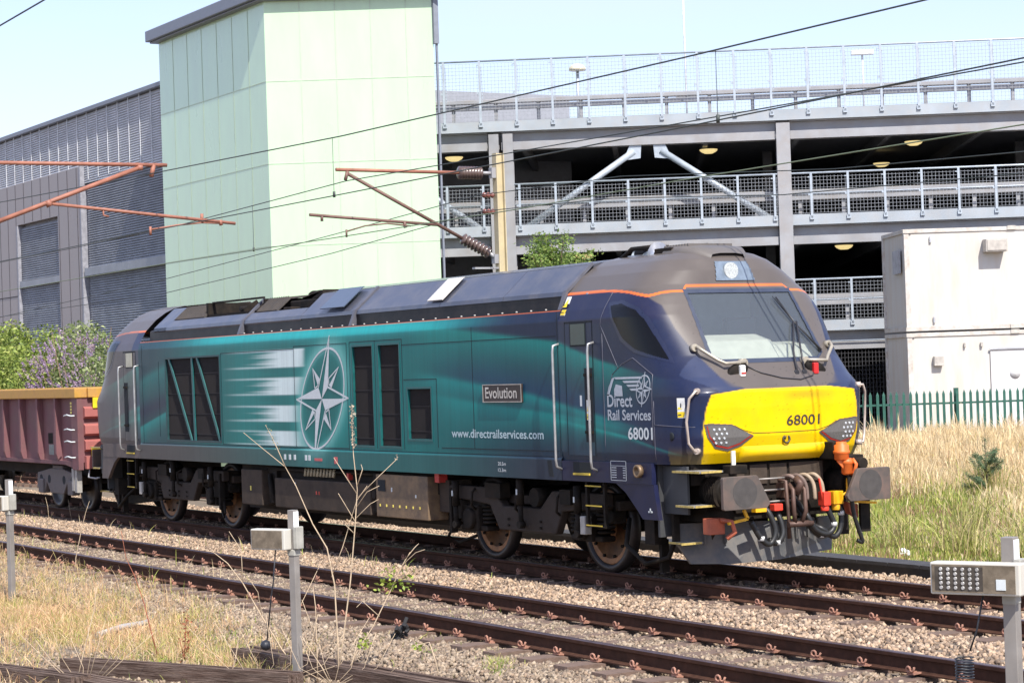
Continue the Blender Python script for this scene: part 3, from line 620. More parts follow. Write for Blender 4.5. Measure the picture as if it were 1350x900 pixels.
# black mask boundary:  side -> front
bzk=[2.20,2.34,2.55,2.74,2.92,3.19,3.30]; byk=[.58,.82,.92,1.00,1.06,1.09,1.16]; bxk=[9.90,9.76,9.55,9.38,9.24,9.03,8.85]
bX=np.interp(CZ,bzk,bxk); front=CX>bX-.004
arc = (CX>8.4)&front&(CZ>2.2)
ed = sstep(0,.018, CX-bX + (.0)) * (CZ>2.2)
bY=np.interp(CZ,bzk,byk); ed = np.maximum(ed, sstep(0,.015,bY-AY)*(CX>9.0))*(CZ>2.2)
C = mix(C, BLK, ed)
C = mix(C, BLK, sstep(3.405,3.412,CZ))
yz = 2.205-.11*np.clip(AY-.58,0,1)
yb = np.interp(CZ,[1.38,1.74,2.0,2.14,2.25],[1.06,1.10,1.07,1.02,.98])
C = mix(C, (.045,.06,.12), ((CX>9.5)&(AY<bY+.35)&(CZ>2.0)&(CZ<2.7))*(1-ed)*sstep(0,.01,CZ-yz)*.5)  # highlight on the blue wedge above the yellow, painted as lighter blue
C = mix(C, YEL, sstep(-.006,.006,yb-AY)*(CX>9.4)*sstep(-.005,.005,yz-CZ))
# soot smudge on the yellow nose
C = mix(C, (.30,.20,.02), .55*np.exp(-((CY-.28)/.28)**2-((CZ-2.12)/.05)**2)*(CX>9.5))
C = mix(C, (.45,.30,.01), .25*(1-sstep(1.40,1.62,CZ))*(CX>9.4))  # yellow darkened towards the lower edge of the nose
# orange line
ox=[7.17,7.95,8.3,8.56,8.85,8.90]; oz=[3.40,3.40,3.385,3.36,3.305,3.30]
zo=np.interp(CX,ox,oz); C = mix(C, BLK, (CX<8.89)*sstep(0,.008,CZ-zo)*(CZ>3.2)*(AY>1.0)); C = mix(C, ORG, (1-sstep(.010,.016,np.abs(CZ-zo-.004)))*(CX<8.89)*(AY>1.0))
def fo(AY): return np.interp(AY,[0,.70,.76,1.0,1.16],[3.415,3.415,3.355,3.345,3.305])
C = mix(C, ORG, (1-sstep(.009,.014,np.abs(CZ-fo(AY))))*((CX>=8.85)))
C = C*(1-.35*((rng.random(CX.shape)>.988)&(CX>9.2)))[...,None]
# windscreen opening
scr = [(-.74,3.345),(.74,3.345),(.79,2.60),(.66,2.53),(-.66,2.53),(-.79,2.60)]
def scrmask(Y, Z, g=0):
    yl = np.interp(Z,[2.53,2.60,3.345],[.66,.785,.735]) + g
    return (np.abs(Y)<yl)&(Z>2.535-g)&(Z<3.34+g)
win = [(8.28,3.22),(8.5,3.235),(8.80,3.15),(8.95,3.04),(9.33,2.565),(8.83,2.70),(8.59,2.83)]
def inpoly(X, Z, P):
    r=np.zeros(X.shape,bool); n=len(P)
    for i in range(n):
        x1,z1=P[i]; x2,z2=P[(i+1)%n]
        c=((z1>Z)!=(z2>Z))&(X<(x2-x1)*(Z-z1)/(z2-z1+1e-12)+x1); r^=c
    return r
fm = lambda A: (A[:-1,:-1]+A[1:,1:]+A[1:,:-1]+A[:-1,1:])/4
ci=np.arange(CX.size).reshape(CX.shape); hole = scrmask(fm(CY),fm(CZ))&(fm(CX)>8.8)
CF=np.stack([ci[:-1,:-1],ci[:-1,1:],ci[1:,1:],ci[1:,:-1]],-1)[~hole]
CVv=np.stack([CX,CY,CZ],-1).reshape(-1,3)
cab = npmesh('cab', CVv, CF, LIVC, C.reshape(-1,3), parent=loco, smooth=True)
Vr = CVv*np.array([-1,1,1]); Cr = mix(C, (.13,.10,.085), np.full(CX.shape,.55)*(CZ<3.41)*(CX>7.5))
rc = npmesh('cab', Vr, CF[:, ::-1], LIVC, Cr.reshape(-1,3), parent=loco, smooth=True); rc['label'] = 'grimy rear cab against the red wagon'
m = MB(); m.box(7.16,9.0,-1.2,1.2,1.28,1.385); m.box(-9.0,-7.16,-1.2,1.2,1.28,1.385); m.build('cab_floor', BLKM, loco)
# side skin below the cab door (z 1.15..1.40) and skirt
for s in (1,-1):
    gm_ = NAVM if s > 0 else mat('grimy_side', (.11,.085,.075), .6, var=.3)
    for y0_,y1_ in ((-1.358,-1.30),(1.30,1.358)):
        m = MB(); m.prism([(s*7.17,1.15),(s*9.12,1.15),(s*9.12,1.39),(s*7.17,1.39)], 'y', y0_, y1_); m.build('sill_panel', gm_, loco)
        m = MB(); m.prism([(s*8.35,1.148),(s*8.55,1.05),(s*8.78,.86),(s*8.9,.75),(s*9.22,.75),(s*9.14,1.148)], 'y', y0_*.996, y1_*.996); m.build('skirt', gm_, loco)
m = MB()
for l in ((7.17,3.20,7.17,1.4),(9.18,1.4,9.18,2.2)): pass
# interior of the front cab
m = MB(); m.box(7.6,7.64,-1.2,1.2,1.4,3.4); m.build('cab_bulkhead', mat('cab_inner', (.32,.42,.52), .7, var=.1), loco)
m = MB(); m.prism([(9.44,2.50),(9.25,2.76),(8.95,2.84),(8.6,2.5)], 'y', -1.0, .3); m.prism([(9.44,2.50),(9.25,2.70),(8.95,2.74),(8.6,2.5)], 'y', .3, 1.0); m.prism([(9.5,2.45),(9.3,2.58),(8.6,2.58),(8.6,2.45)], 'y', -1.0,1.0); m.build('dashboard', mat('cream_dash', (.60,.57,.45), .6, var=.1), loco, bevel=.02)
m = MB(); m.box(7.645,7.66,-.05,.33,2.75,3.15); m.build('bulkhead_window', mat('pale_window', (.45,.58,.60), .3, var=.05), loco)
m = MB(); m.box(8.2,8.32,-.75,-.3,2.3,3.05); m.box(8.2,8.32,.35,.8,2.3,3.05); m.build('seat', mat('seat_dark', (.04,.045,.06), .8), loco, bevel=.04)
# windscreen glass + frame (follow the nose)
GL = bpy.data.materials.new('windscreen_glass'); GL.use_nodes = True; t=GL.node_tree; t.nodes.clear()
ou=t.nodes.new('ShaderNodeOutputMaterial'); mx=t.nodes.new('ShaderNodeMixShader'); tr_=t.nodes.new('ShaderNodeBsdfTransparent'); gl=t.nodes.new('ShaderNodeBsdfGlossy'); df=t.nodes.new('ShaderNodeBsdfDiffuse'); m2=t.nodes.new('ShaderNodeMixShader')
tr_.inputs[0].default_value=(.78,.84,.87,1); gl.inputs['Roughness'].default_value=.03; gl.inputs['Color'].default_value=(.9,.95,1,1); df.inputs[0].default_value=(.40,.46,.52,1)
fr=t.nodes.new('ShaderNodeLayerWeight'); fr.inputs[0].default_value=.35
t.links.new(fr.outputs['Fresnel'],mx.inputs[0]); t.links.new(tr_.outputs[0],m2.inputs[1]); t.links.new(df.outputs[0],m2.inputs[2]); m2.inputs[0].default_value=.15  # bluish diffuse share of the glass stands in for reflected sky
t.links.new(m2.outputs[0],mx.inputs[1]); t.links.new(gl.outputs[0],mx.inputs[2]); t.links.new(mx.outputs[0],ou.inputs[0])
def front_patch(name, mt, maskfn, y0,y1,z0,z1, n=60, k=60, eps=.006, th=0, parent=loco):
    ys=np.linspace(y0,y1,n); zs=np.linspace(z0,z1,k); V=[];F=[]
    for z in zs:
        Xr,Yr=crow(z); X=np.interp(-np.abs(ys),-Yr,Xr)
        V += [(X[i]+eps, ys[i], z) for i in range(n)]
    for j in range(k-1):
        for i in range(n-1):
            if maskfn((ys[i]+ys[i+1])/2,(zs[j]+zs[j+1])/2): F.append((j*n+i,j*n+i+1,(j+1)*n+i+1,(j+1)*n+i))
    mm=MB(); mm.add(V,F,True); return mm.build(name, mt, parent)
front_patch('windscreen', GL, lambda y,z: bool(scrmask(np.array(y),np.array(z),.01)), -.80,.80,2.52,3.36, 80, 44, -.012)
FRM = mat('screen_frame', (.035,.045,.075), .4, var=.1)
front_patch('windscreen_frame', FRM, lambda y,z: bool(scrmask(np.array(y),np.array(z),.035)) and not bool(scrmask(np.array(y),np.array(z),-.012)), -.84,.84,2.49,3.39, 210, 110, .004)
# side cab window
def side_patch(name, mt, P, eps, parent=loco, n=40, sgn=-1, xm=1):
    xs=np.linspace(min(p[0] for p in P),max(p[0] for p in P),n*2); zs=np.linspace(min(p[1] for p in P),max(p[1] for p in P),n); V=[];F=[]
    for z in zs:
        Xr,Yr=crow(z); Y=np.interp(xs,Xr,Yr); V += [(xs[i]*xm, sgn*(Y[i]+eps), z) for i in range(len(xs))]
    XX,ZZ=np.meshgrid((xs[:-1]+xs[1:])/2,(zs[:-1]+zs[1:])/2); K=inpoly(XX,ZZ,P); q=len(xs)
    for j in range(len(zs)-1):
        for i in range(q-1):
            if K[j,i]: F.append((j*q+i,j*q+i+1,(j+1)*q+i+1,(j+1)*q+i))
    mm=MB(); mm.add(V,F,True); return mm.build(name, mt, parent)
DG = mat('dark_glass', (.004,.004,.005), .10, var=0, spec=.25)
winf=[(8.22,3.26),(8.52,3.275),(8.83,3.18),(9.0,3.06),(9.40,2.52),(8.80,2.66),(8.54,2.80)]
BLUEE=mat('blue_edge', (.012,.016,.045), .3, var=.1, coat=.2)
for xm in (1,-1):
    for sg in (-1,1): side_patch('window_frame', BLUEE, winf, .003, sgn=sg, xm=xm, n=90); side_patch('side_window', DG, win, .006, sgn=sg, xm=xm, n=90)
# headlights
HL = [(-1.06,1.80),(-1.03,1.68),(-.94,1.58),(-.80,1.55),(-.65,1.59),(-.50,1.68),(-.67,1.745),(-.77,1.79),(-1.0,1.805)]
def grow(P, d):
    cx=sum(p[0] for p in P)/len(P); cz=sum(p[1] for p in P)/len(P); return [(cx+(x-cx)*(1+d), cz+(z-cz)*(1+d*2)) for x,z in P]
HLD=mat('headlight_housing', (.10,.085,.08), .4, var=.1); HLR=mat('headlight_red_line', (.45,.03,.02), .4, var=0)
LED=mat('led_cluster', (.50,.53,.55), .25, metal=.2, var=.3, scale=60); GREYL=mat('lens_grey', (.13,.125,.12), .3, var=.2, scale=30, stretch=(1,8,1))
for s in (-1,1):
    P=[(y*(-s)*1.0 if s>0 else y, z) for y,z in HL]
    def mk(P): return lambda y,z: bool(inpoly(np.array([y]),np.array([z]),P)[0])
    G=grow(P,.13); ys=[p[0] for p in G]; zs=[p[1] for p in G]
    h=front_patch('headlight', HLD, mk(G), min(ys),max(ys),min(zs),max(zs),90,60,.006)
    front_patch('lamp_rim', HLR, mk(grow(P,.02)), min(ys),max(ys),min(zs),max(zs),110,70,.010,parent=h)
    P2=[(y, z+.012) for y,z in grow(P,-.005)]
    front_patch('lens', GREYL, mk(P2), min(ys),max(ys),min(zs),max(zs),110,70,.014,parent=h)
    m=MB()
    for a in range(3):
        for b in range(4):
            y=s*(.985-.062*a-.03*(b%2)); z=1.765-.05*b
            if inpoly(np.array([y]),np.array([z]),P2)[0]:
                X=xfront(y,z); m.cyl((X+.01,y,z),(X+.018,y,z),.019,.013,10)
    m.build('bulb', LED, h)
# top headlamp
P=[(-.24,3.70),(.22,3.70),(.28,3.47),(-.28,3.47)]
h=front_patch('headlight', mat('headlamp_cover', (.15,.19,.24), .15, var=.2, scale=15, coat=.5), lambda y,z: abs(y)<np.interp(z,[3.47,3.70],[.28,.23]), -.29,.29,3.47,3.70,50,30,.012)
m=MB(); X=xfront(0,3.585); m.cyl((X+.0,-.05,3.585),(X+.04,-.05,3.585),.10,.095,24); m.build('lens', mat('led_white', (.42,.45,.45), .3, var=.4, scale=55, emit=(1,1,1), estr=.02), h)
# crease between upper and lower nose, and its dark line
m=MB(); ys=np.linspace(-1.085,1.085,60)
def crz(y): return float(np.interp(abs(y),[0,.45,.62,.72,1.1],[1.70,1.705,1.75,1.80,1.80]))
pts=[(xfront(y,crz(y))+.001,y,crz(y)) for y in ys]
m.tube(pts,.004,5); m.build('nose_seam', mat('seam_dark', (.10,.06,.01), .7), loco)
# lower lip bulge of the nose
m=MB(); n=40
ys=np.linspace(-.62,.62,n); rings=[]
for y in ys:
    a=math.sqrt(max(0,1-(y/.62)**2)); rings.append([(xfront(y,1.56)+.003,y,1.56),(xfront(y,1.50)+.001+.050*a**.6,y,1.52-.02*a),(xfront(y,1.45)+.001+.055*a**.6,y,1.44),(xfront(y,1.385),y,1.382)])
vs=[p for r_ in rings for p in r_]; fs=[(i*4+k,(i+1)*4+k,(i+1)*4+k+1,i*4+k+1) for i in range(n-1) for k in range(3)]
m.add(vs,[f[::-1] for f in fs],True); m.build('nose_lip', mat('yellow_paint', YEL, .35, var=.06, coat=.3, dirt=(.35,.25,.05), dirt_amt=.2), loco)
# emblem on the nose
EM=mat('emblem_dark', (.06,.055,.03), .45); m=MB(); X=xfront(0,1.62)
m.tube([(X+.012, .045*math.cos(a), 1.62+.045*math.sin(a)) for a in np.linspace(-4.2,1.0,14)], [.006]+[.012]*12+[.004], 6); m.tube([(X+.012,.0,1.66),(X+.012,-.02,1.62)],[.004,.012],6); m.build('nose_emblem', EM, loco)
def text_fit(body,h,w_,bold):
    V,F=text_mesh(body,h,1,bold); a=min(v[0] for v in V); b=max(v[0] for v in V); return [((v[0]-a)*w_/(b-a),v[1]) for v in V],F
def front_text(body, y0, z0, h, xs, mt, bold=0, name='front_number'):
    V,F=text_fit(body,h,xs,bold); m=MB(); m.add([(xfront(y0+a,z0+b)+.006, y0+a, z0+b) for a,b in V],F); return m.build(name, mt, loco)
front_text('68001', .0, 1.775, .118, .47, mat('dark_number', (.05,.045,.03), .5), .012)
def side_text(body, x0, z0, h, xs, mt, bold=0, name='lettering', fn=None, italic=0):
    V,F=text_fit(body,h,xs,bold); m=MB()
    fn = fn or (lambda x,z: float(yprof(np.array(z)))+.003)
    m.add([(x0+a+italic*b, -fn(x0+a,z0+b), z0+b) for a,b in V],F); return m.build(name, mt, loco)
cf=lambda x,z: yside(x,z)+.004
side_text('68001', 8.645, 1.665, .14, .50, WH, .02, 'side_number', cf)
side_text('Direct', 8.225, 2.04, .15, .53, WHG, .02, 'lettering', cf)
side_text('Rail Services', 8.225, 1.885, .125, .90, WHG, .02, 'lettering', cf)
side_text('1', 7.62, 2.05, .13, .045, WH, .02, 'cab_number', cf)
side_text('www.directrailservices.com', 4.385, 1.645, .115, 2.36, mat('url_grey', (.45,.58,.60), .5, var=.1), .016)
# nameplate
m=MB(); m.box(5.30,6.28,-1.372,-1.345,2.10,2.33); npl=m.build('nameplate', mat('nameplate_dark', (.035,.022,.018), .5, var=.3, scale=12), loco, bevel=.004)
m=MB(); m.box(5.30,6.28,-1.377,-1.372,2.10,2.112); m.box(5.30,6.28,-1.377,-1.372,2.318,2.33); m.box(5.30,5.312,-1.377,-1.372,2.112,2.318); m.box(6.268,6.28,-1.377,-1.372,2.112,2.318); m.build('plate_border', mat('plate_metal', (.42,.38,.34), .4, metal=.4), npl)
V,F=text_fit('Evolution',.145,.80,.014); m=MB(); m.add([(5.37+a,-1.3755,2.155+b) for a,b in V],F); m.build('plate_lettering', mat('plate_letters', (.60,.56,.50), .4, metal=.3), npl)
# compass rose
def star(cx, cz, su, sv, sh, fn, e, mtw, ring_w=.035, name='compass_rose', wl=.03):
    m=MB(); T=lambda u,v,d=0: (cx+su*u+sh*v, -(fn(cx+su*u+sh*v, cz+sv*v)+e+d), cz+sv*v)
    N=48
    for k in range(N):
        a=2*math.pi*k/N; b=2*math.pi*(k+1)/N; r0,r1=.80-ring_w/2,.80+ring_w/2
        m.add([T(r0*math.cos(a),r0*math.sin(a)),T(r1*math.cos(a),r1*math.sin(a)),T(r1*math.cos(b),r1*math.sin(b)),T(r0*math.cos(b),r0*math.sin(b))],[(0,1,2,3)])
    def edge(p,q,w,d=.001):
        p=Vector(p);q=Vector(q);dd=(q-p).normalized();nn=Vector((-dd.y,dd.x))*w/2
        P=[p-nn,q-nn,q+nn,p+nn]; m.add([T(v.x,v.y,d) for v in P],[(0,1,2,3)])
    r=.26
    for k in range(4):
        a=math.pi/2*k; L=Vector((math.cos(a),math.sin(a))); tip=L*1.0; s1=Vector((math.cos(a-math.pi/4),math.sin(a-math.pi/4)))*r; s2=Vector((math.cos(a+math.pi/4),math.sin(a+math.pi/4)))*r
        filled, other = (s1,s2) if k in (0,1,2,3) else (s2,s1)
        m.add([T(0,0,.001),T(filled.x,filled.y,.001),T(tip.x,tip.y,.001)],[(0,1,2)])
        edge(other,tip,wl)
    for k in range(4):
        a=math.pi/4+math.pi/2*k; L=Vector((math.cos(a),math.sin(a))); tip=L*.70
        b1=Vector((math.cos(a-.30),math.sin(a-.30)))*.36; b2=Vector((math.cos(a+.30),math.sin(a+.30)))*.36; c=L*.30
        m.add([T(c.x,c.y,.001),T(b1.x,b1.y,.001),T(tip.x,tip.y,.001)],[(0,1,2)]); edge(b2,tip,wl*.8); edge(b2,c,wl*.8)
    return m.build(name, mtw, loco)
fs_=lambda x,z: 1.346
star(.41,2.17,.90,.93,.33,fs_,.003,WH)
star(8.98,2.235,.165,.20,.04,lambda x,z: yside(x,z),.003,WHG,.08,'small_compass_rose',.07)
# small locomotive outline of the logo: streak bars + arch
m=MB()
for i,(xa,xb,z) in enumerate(((8.38,8.96,2.37),(8.56,8.92,2.325),(8.64,8.90,2.28),(8.70,8.88,2.235))):
    m.add([(xa+.0,-cf(xa,z),z+.012),(xb,-cf(xb,z),z+.014),(xb,-cf(xb,z-.02),z-.012),(xa+.04,-cf(xa,z-.02),z-.012)],[(0,3,2,1)])
m.add([(x,-cf(x,z),z) for x,z in ((8.38,2.16),(8.56,2.16),(8.55,2.28),(8.42,2.30),(8.38,2.24))],[(0,1,2,3,4)])
m.add([(x,-cf(x,z),z) for x,z in ((8.22,2.17),(8.27,2.17),(8.36,2.33),(8.40,2.38),(8.34,2.37),(8.27,2.28))],[(0,1,2,3,4,5)])
m.build('logo_train', WHG, loco)
m=MB()
def cline(m, pts, r=.0045):
    P=[]
    for (x1,z1),(x2,z2) in zip(pts[:-1],pts[1:]):
        for t_ in np.linspace(0,1,8): x=x1+(x2-x1)*t_; z=z1+(z2-z1)*t_; P.append((x,-yside(x,z)-.001,z))
    m.tube(P,r,4)
cline(m,[(8.25,2.20),(8.35,2.42),(8.55,2.53),(8.78,2.60),(9.15,2.40),(9.15,1.60)])
cline(m,[(8.20,3.38),(8.13,3.05),(8.12,3.0),(8.48,2.48)])
cline(m,[(9.18,1.42),(9.18,2.1)]); cline(m,[(9.18,1.83),(9.74,1.80)]); cline(m,[(8.15,1.42),(8.15,2.9)])
m.build('panel_gap', mat('fine_gap', (.10,.10,.13), .5, var=0), loco)
# cab doors with recess, window, rails, step recess; mirrored to the rear end
def add_label(m_y, m_w, x0,x1,z0,z1, fn):
    a=MB(); a.add([(x0,-fn(x0,z0),z0),(x1,-fn(x1,z0),z0),(x1,-fn(x1,z1),z1),(x0,-fn(x0,z1),z1)],[(0,1,2,3)]); o=a.build('warning_sign', mat('sign_white', (.72,.72,.70), .5), loco)
    b=MB(); f2=lambda x,z: fn(x,z)+.002; zt=z0+(z1-z0)*.36
    b.add([(x0+.006,-f2(x0,z0),z0+.008),(x1-.006,-f2(x1,z0),z0+.008),(x1-.006,-f2(x1,zt),zt-.01),(x0+.006,-f2(x0,zt),zt-.01)],[(0,1,2,3)])
    b.add([(x0+.008,-f2(x0,zt),zt+.02),(x1-.008,-f2(x1,zt),zt+.02),((x0+x1)/2,-f2(x1,z1),z1-.012)],[(0,1,2)]); b.build('sign_yellow', mat('sign_yellow', (.78,.58,.02), .5), o)
    c=MB(); f3=lambda x,z: fn(x,z)+.004; xm=(x0+x1)/2; h=z1-zt
    c.add([(xm-.012,-f3(xm,zt),zt+.035+h*.0),(xm+.008,-f3(xm,zt),zt+.035),(xm+.014,-f3(xm,zt),zt+h*.5),(xm-.004,-f3(xm,zt),zt+h*.65)],[(0,1,2,3)])
    c.add([(x0+.016,-f3(x0,z0),(z0+zt)/2-.008),(x1-.016,-f3(x1,z0),(z0+zt)/2-.008),(x1-.016,-f3(x1,z0),(z0+zt)/2+.004),(x0+.016,-f3(x0,z0),(z0+zt)/2+.004)],[(0,1,2,3)])
    c.build('sign_mark', mat('sign_black', (.02,.02,.02), .5), o)
add_label(0,0,9.57,9.665,1.905,2.13,cf)
add_label(0,0,7.78,7.87,1.88,2.12,lambda x,z: 1.358)
add_label(0,0,7.19,7.30,3.14,3.37,lambda x,z: yside(x,z)+.004)
for s in (1,-1):
    def X(x): return x*s
    m=MB()
    def bx2(a,b,c,d,e,f): m.box(min(X(a),X(b)),max(X(a),X(b)),c,d,e,f)
    bx2(7.31,7.32,-1.3475,-1.33,1.46,3.06); bx2(7.93,7.94,-1.3475,-1.33,1.46,3.06); bx2(7.31,7.94,-1.3475,-1.33,3.04,3.06)
    dcol = NAVM if s>0 else mat('grimy_door', (.12,.10,.09), .5, var=.2)
    DX,DZ=np.meshgrid(np.linspace(7.325,7.925,40),np.linspace(1.46,3.035,110)); DCc=livery(DX,DZ) if s>0 else mix(livery(DX,DZ),(.13,.10,.085),np.full(DX.shape,.55)); di=np.arange(DX.size).reshape(DX.shape); DF=np.stack([di[:-1,:-1],di[:-1,1:],di[1:,1:],di[1:,:-1]],-1).reshape(-1,4)
    d=npmesh('cab_door', np.stack([DX*s,np.full(DX.shape,-1.3485),DZ],-1).reshape(-1,3), DF if s>0 else DF[:,::-1], LIVC, DCc.reshape(-1,3), parent=loco)
    m.build('door_gap', LINEM, d)
    m=MB(); bx2(7.44,7.80,-1.354,-1.349,2.76,3.05); m.build('door_window_frame', LINEM, d)
    m=MB(); bx2(7.46,7.78,-1.357,-1.354,2.78,3.03); m.build('door_window', mat('door_glass', (.025,.05,.045), .08, var=.3, scale=4) if s>0 else mat('rear_door_glass', (.42,.40,.30), .2), d)
    m=MB(); bx2(7.74,7.92,-1.353,-1.349,1.62,2.50); m.build('step_recess', LINEM, d)
    m=MB(); 
    for z in (2.40,1.72): bx2(7.75,7.91,-1.375,-1.35,z,z+.035)
    m.build('door_step', BLKM, d)
    for x in (7.17,7.965):
        m=MB(); m.tube([(X(x),-1.35,2.80),(X(x),-1.43,2.78),(X(x),-1.44,2.70),(X(x),-1.44,1.40),(X(x),-1.43,1.32),(X(x),-1.35,1.28)],.0155,8); m.build('handrail', mat('dull_rail',(.40,.40,.40),.4,metal=.5), loco)
    m=MB(); bx2(7.44,7.84,-1.364,-1.350,1.22,1.38); o=m.build('step_pocket', LINEM, loco); m=MB(); bx2(7.46,7.82,-1.385,-1.364,1.225,1.25); m.build('step_edge', mat('yellow_edge', (.55,.40,.05), .6), o)
    m=MB(); m.tube([(X(8.35),-yside(8.35,2.05)-.0,2.05)]*1+[(X(8.36),-yside(8.36,2.05)-.01,2.06)],.004,4) if False else None
# curved nose handrails (near side), windscreen handrails
for sy in (-1,1):
    m=MB(); pts=[(9.77,-1.12,2.20),(9.80,-1.19,2.20),(9.76,-1.25,2.12),(9.72,-1.27,1.86),(9.72,-1.25,1.62),(9.76,-1.20,1.53),(9.74,-1.12,1.53)]
    m.tube([(x,y*(-sy),z) for x,y,z in pts],.016,8); m.cyl((9.75,-1.12*-sy,2.20),(9.79,-1.17*-sy,2.20),.035,n=10); m.cyl((9.72,-1.12*-sy,1.53),(9.76,-1.18*-sy,1.53),.035,n=10); m.build('handrail', mat('worn_rail', (.50,.42,.36), .45, metal=.4, var=.2), loco)
    m=MB(); m.tube([(9.45,sy*.95,2.68),(9.53,sy*.95,2.70),(9.58,sy*.93,2.66),(9.68,sy*.78,2.54),(9.74,sy*.72,2.50),(9.76,sy*.46,2.51),(9.64,sy*.44,2.51)],.020,8)
    m.cyl((9.42,sy*.95,2.68),(9.50,sy*.96,2.69),.045,n=10); m.cyl((9.62,sy*.44,2.5),(9.72,sy*.44,2.5),.05,n=10); m.build('handrail', mat('cream_rail', (.38,.34,.27), .4, metal=.3), loco)
    # marker light pods
    m=MB(); X_=xfront(sy*.56,2.40); m.lathe((X_-.03,sy*.56,2.40),[(.11,0),(.105,.035),(.08,.05)],18,'x'); 
    m.v=[(x,(y-sy*.56)*1.25+sy*.56 - (z-2.40)*sy*.6,z) for x,y,z in m.v]
    pod=m.build('marker_light', BLKM, loco)
    m=MB(); m.box(X_+.0,X_+.06,sy*.52-.035,sy*.52+.035,2.345,2.475); m.build('lens', mat('marker_white', (.85,.85,.82), .3) if sy<0 else mat('marker_red', (.55,.02,.02), .3), pod, bevel=.012)
    if sy<0: m=MB(); m.box(X_+.06,X_+.066,sy*.52-.03,sy*.52+.03,2.375,2.395); m.build('red_strip', HLR, pod)
# wiper
m=MB(); zt=2.96; f=lambda y,z: xfront(y,z)+.035
for dy in (0,.11): m.tube([(f(.30+dy,2.40),.25+dy,2.39),(f(.35+dy,2.62)+.02,.33+dy,2.62),(f(.50,2.96),.55+dy*.4,2.965)],.012,6)
m.tube([(f(.50,3.22),.44,3.26),(f(.55,2.96),.57,2.95),(f(.66,2.62),.77,2.62)],.011,6); m.tube([(f(.5,3.26)-.02,.43,3.27),(f(.55,2.96)-.015,.575,2.95),(f(.66,2.62)-.02,.785,2.60)],.006,4)
for dy in (0,.11): m.cyl((9.72,.25+dy,2.37),(9.79,.25+dy,2.37),.03,n=10)
m.build('wiper', mat('wiper_black', (.03,.03,.035), .4), loco)
m=MB(); m.tube([(f(y,z)-.025,y,z) for y,z in ((-.42,2.47),(-.25,2.38),(0,2.315),(.25,2.29),(.45,2.33),(.56,2.42),(.60,2.52))],.007,5); m.build('wiper_hose', mat('wiper_black', None), loco)
# roof pod over the cab
m=MB(); n=24; st=[(7.95,.0),(8.0,.44),(8.2,.48),(8.45,.48),(8.62,.44),(8.76,.36),(8.86,.26)]; 
tops=[3.86,3.90,3.925,3.92,3.90,3.86,3.80]
rings=[]
for (x,wd),zt_ in zip(st[1:],tops[1:]):
    rings.append([(x+(.0), -wd, zt_-.20),(x,-wd*.97,zt_-.07),(x,-wd*.85,zt_-.015),(x,-wd*.4,zt_),(x,wd*.4,zt_),(x,wd*.85,zt_-.015),(x,wd*.97,zt_-.07),(x,wd,zt_-.20)])
vs=[p for r_ in rings for p in r_]; fs=[(i*8+k,i*8+k+1,(i+1)*8+k+1,(i+1)*8+k) for i in range(len(rings)-1) for k in range(7)]+[(0,7,6,5,4,3,2,1)]
m.add(vs,[f_[::-1] for f_ in fs],True); m.build('roof_pod', ROOFG, loco)
m=MB(); m.box(7.96,8.35,-.46,-.20,3.72,3.90); m.box(7.3,7.95,-.35,.35,3.80,3.86); m.tube([(7.2,-.45,3.80),(7.5,-.45,3.93),(7.95,-.45,3.93),(8.0,-.45,3.80)],.03,6); m.tube([(7.2,.35,3.80),(7.5,.35,3.95),(7.95,.35,3.95),(8.0,.35,3.80)],.03,6); m.tube([(7.5,-.45,3.93),(7.5,.35,3.95)],.025,6); m.cyl((7.25,-.2,3.88),(7.9,-.2,3.90),.06,n=10); m.build('roof_horn_frame', BLKM, loco)
m=MB(); m.lathe((8.0,-.40,3.83),[(.16,0),(.13,-.04),(.07,-.16),(.04,-.3)],16,'x'); m.build('horn', mat('horn_silver', (.65,.65,.66), .3, metal=.8), loco)
m=MB()
for k in range(9): x=8.02+k*.06; m.box(x-.012,x+.012,-.32,.32,3.905,3.935)
m.build('pod_rib', ROOFG, loco)
# ---------------------------------------------------------------- underframe
def part(name, mt, fn, parent=loco, bevel=0):
    m=MB(); fn(m); return m.build(name, mt, parent, bevel=bevel)
part('fuel_tank', BLKM, lambda m: (m.box(-3.2,3.7,-1.0,1.0,.42,1.16), m.box(-3.1,3.6,-1.15,1.15,.85,1.14)))
GOLD=mat('tarnished_box', (.20,.13,.07), .6, var=.4, scale=3, dirt=(.07,.05,.04), dirt_amt=.8, dscale=5)
bxA=part('equipment_box', UND, lambda m: m.box(-2.82,-2.0,-1.30,-.8,.50,1.06), bevel=.015)
bxB=part('equipment_box', UND, lambda m: m.box(-1.51,1.81,-1.30,-.8,.50,.95), bevel=.015)
bxC=part('equipment_box', GOLD, lambda m: m.box(2.02,3.58,-1.31,-.8,.50,1.10), bevel=.012)
part('box_vent', LINEM, lambda m: m.box(2.1,2.32,-1.318,-1.31,.86,1.02), bxC)
def dots(m):
    for k in range(7): m.box(2.14+.2*k-.013,2.14+.2*k+.013,-1.317,-1.31,.645,.68)
part('warning_dot', mat('dot_yellow', (.75,.62,.12), .5), dots, bxC)
part('box_label', WH, lambda m: (m.box(2.50,2.53,-1.317,-1.31,.86,.92), m.box(3.22,3.25,-1.317,-1.31,.80,.84)), bxC)
part('warning_dot', mat('dot_yellow', None), lambda m: m.box(-2.46,-2.42,-1.306,-1.30,.73,.80), bxA)
part('box_label', WH, lambda m: m.box(-.75,-.72,-1.306,-1.30,.86,.90), bxB)
part('box_label', mat('label_red', (.6,.05,.03), .5), lambda m: (m.box(.0,.03,-1.306,-1.30,.74,.79), m.box(.1,.12,-1.306,-1.30,.74,.79)), bxB)
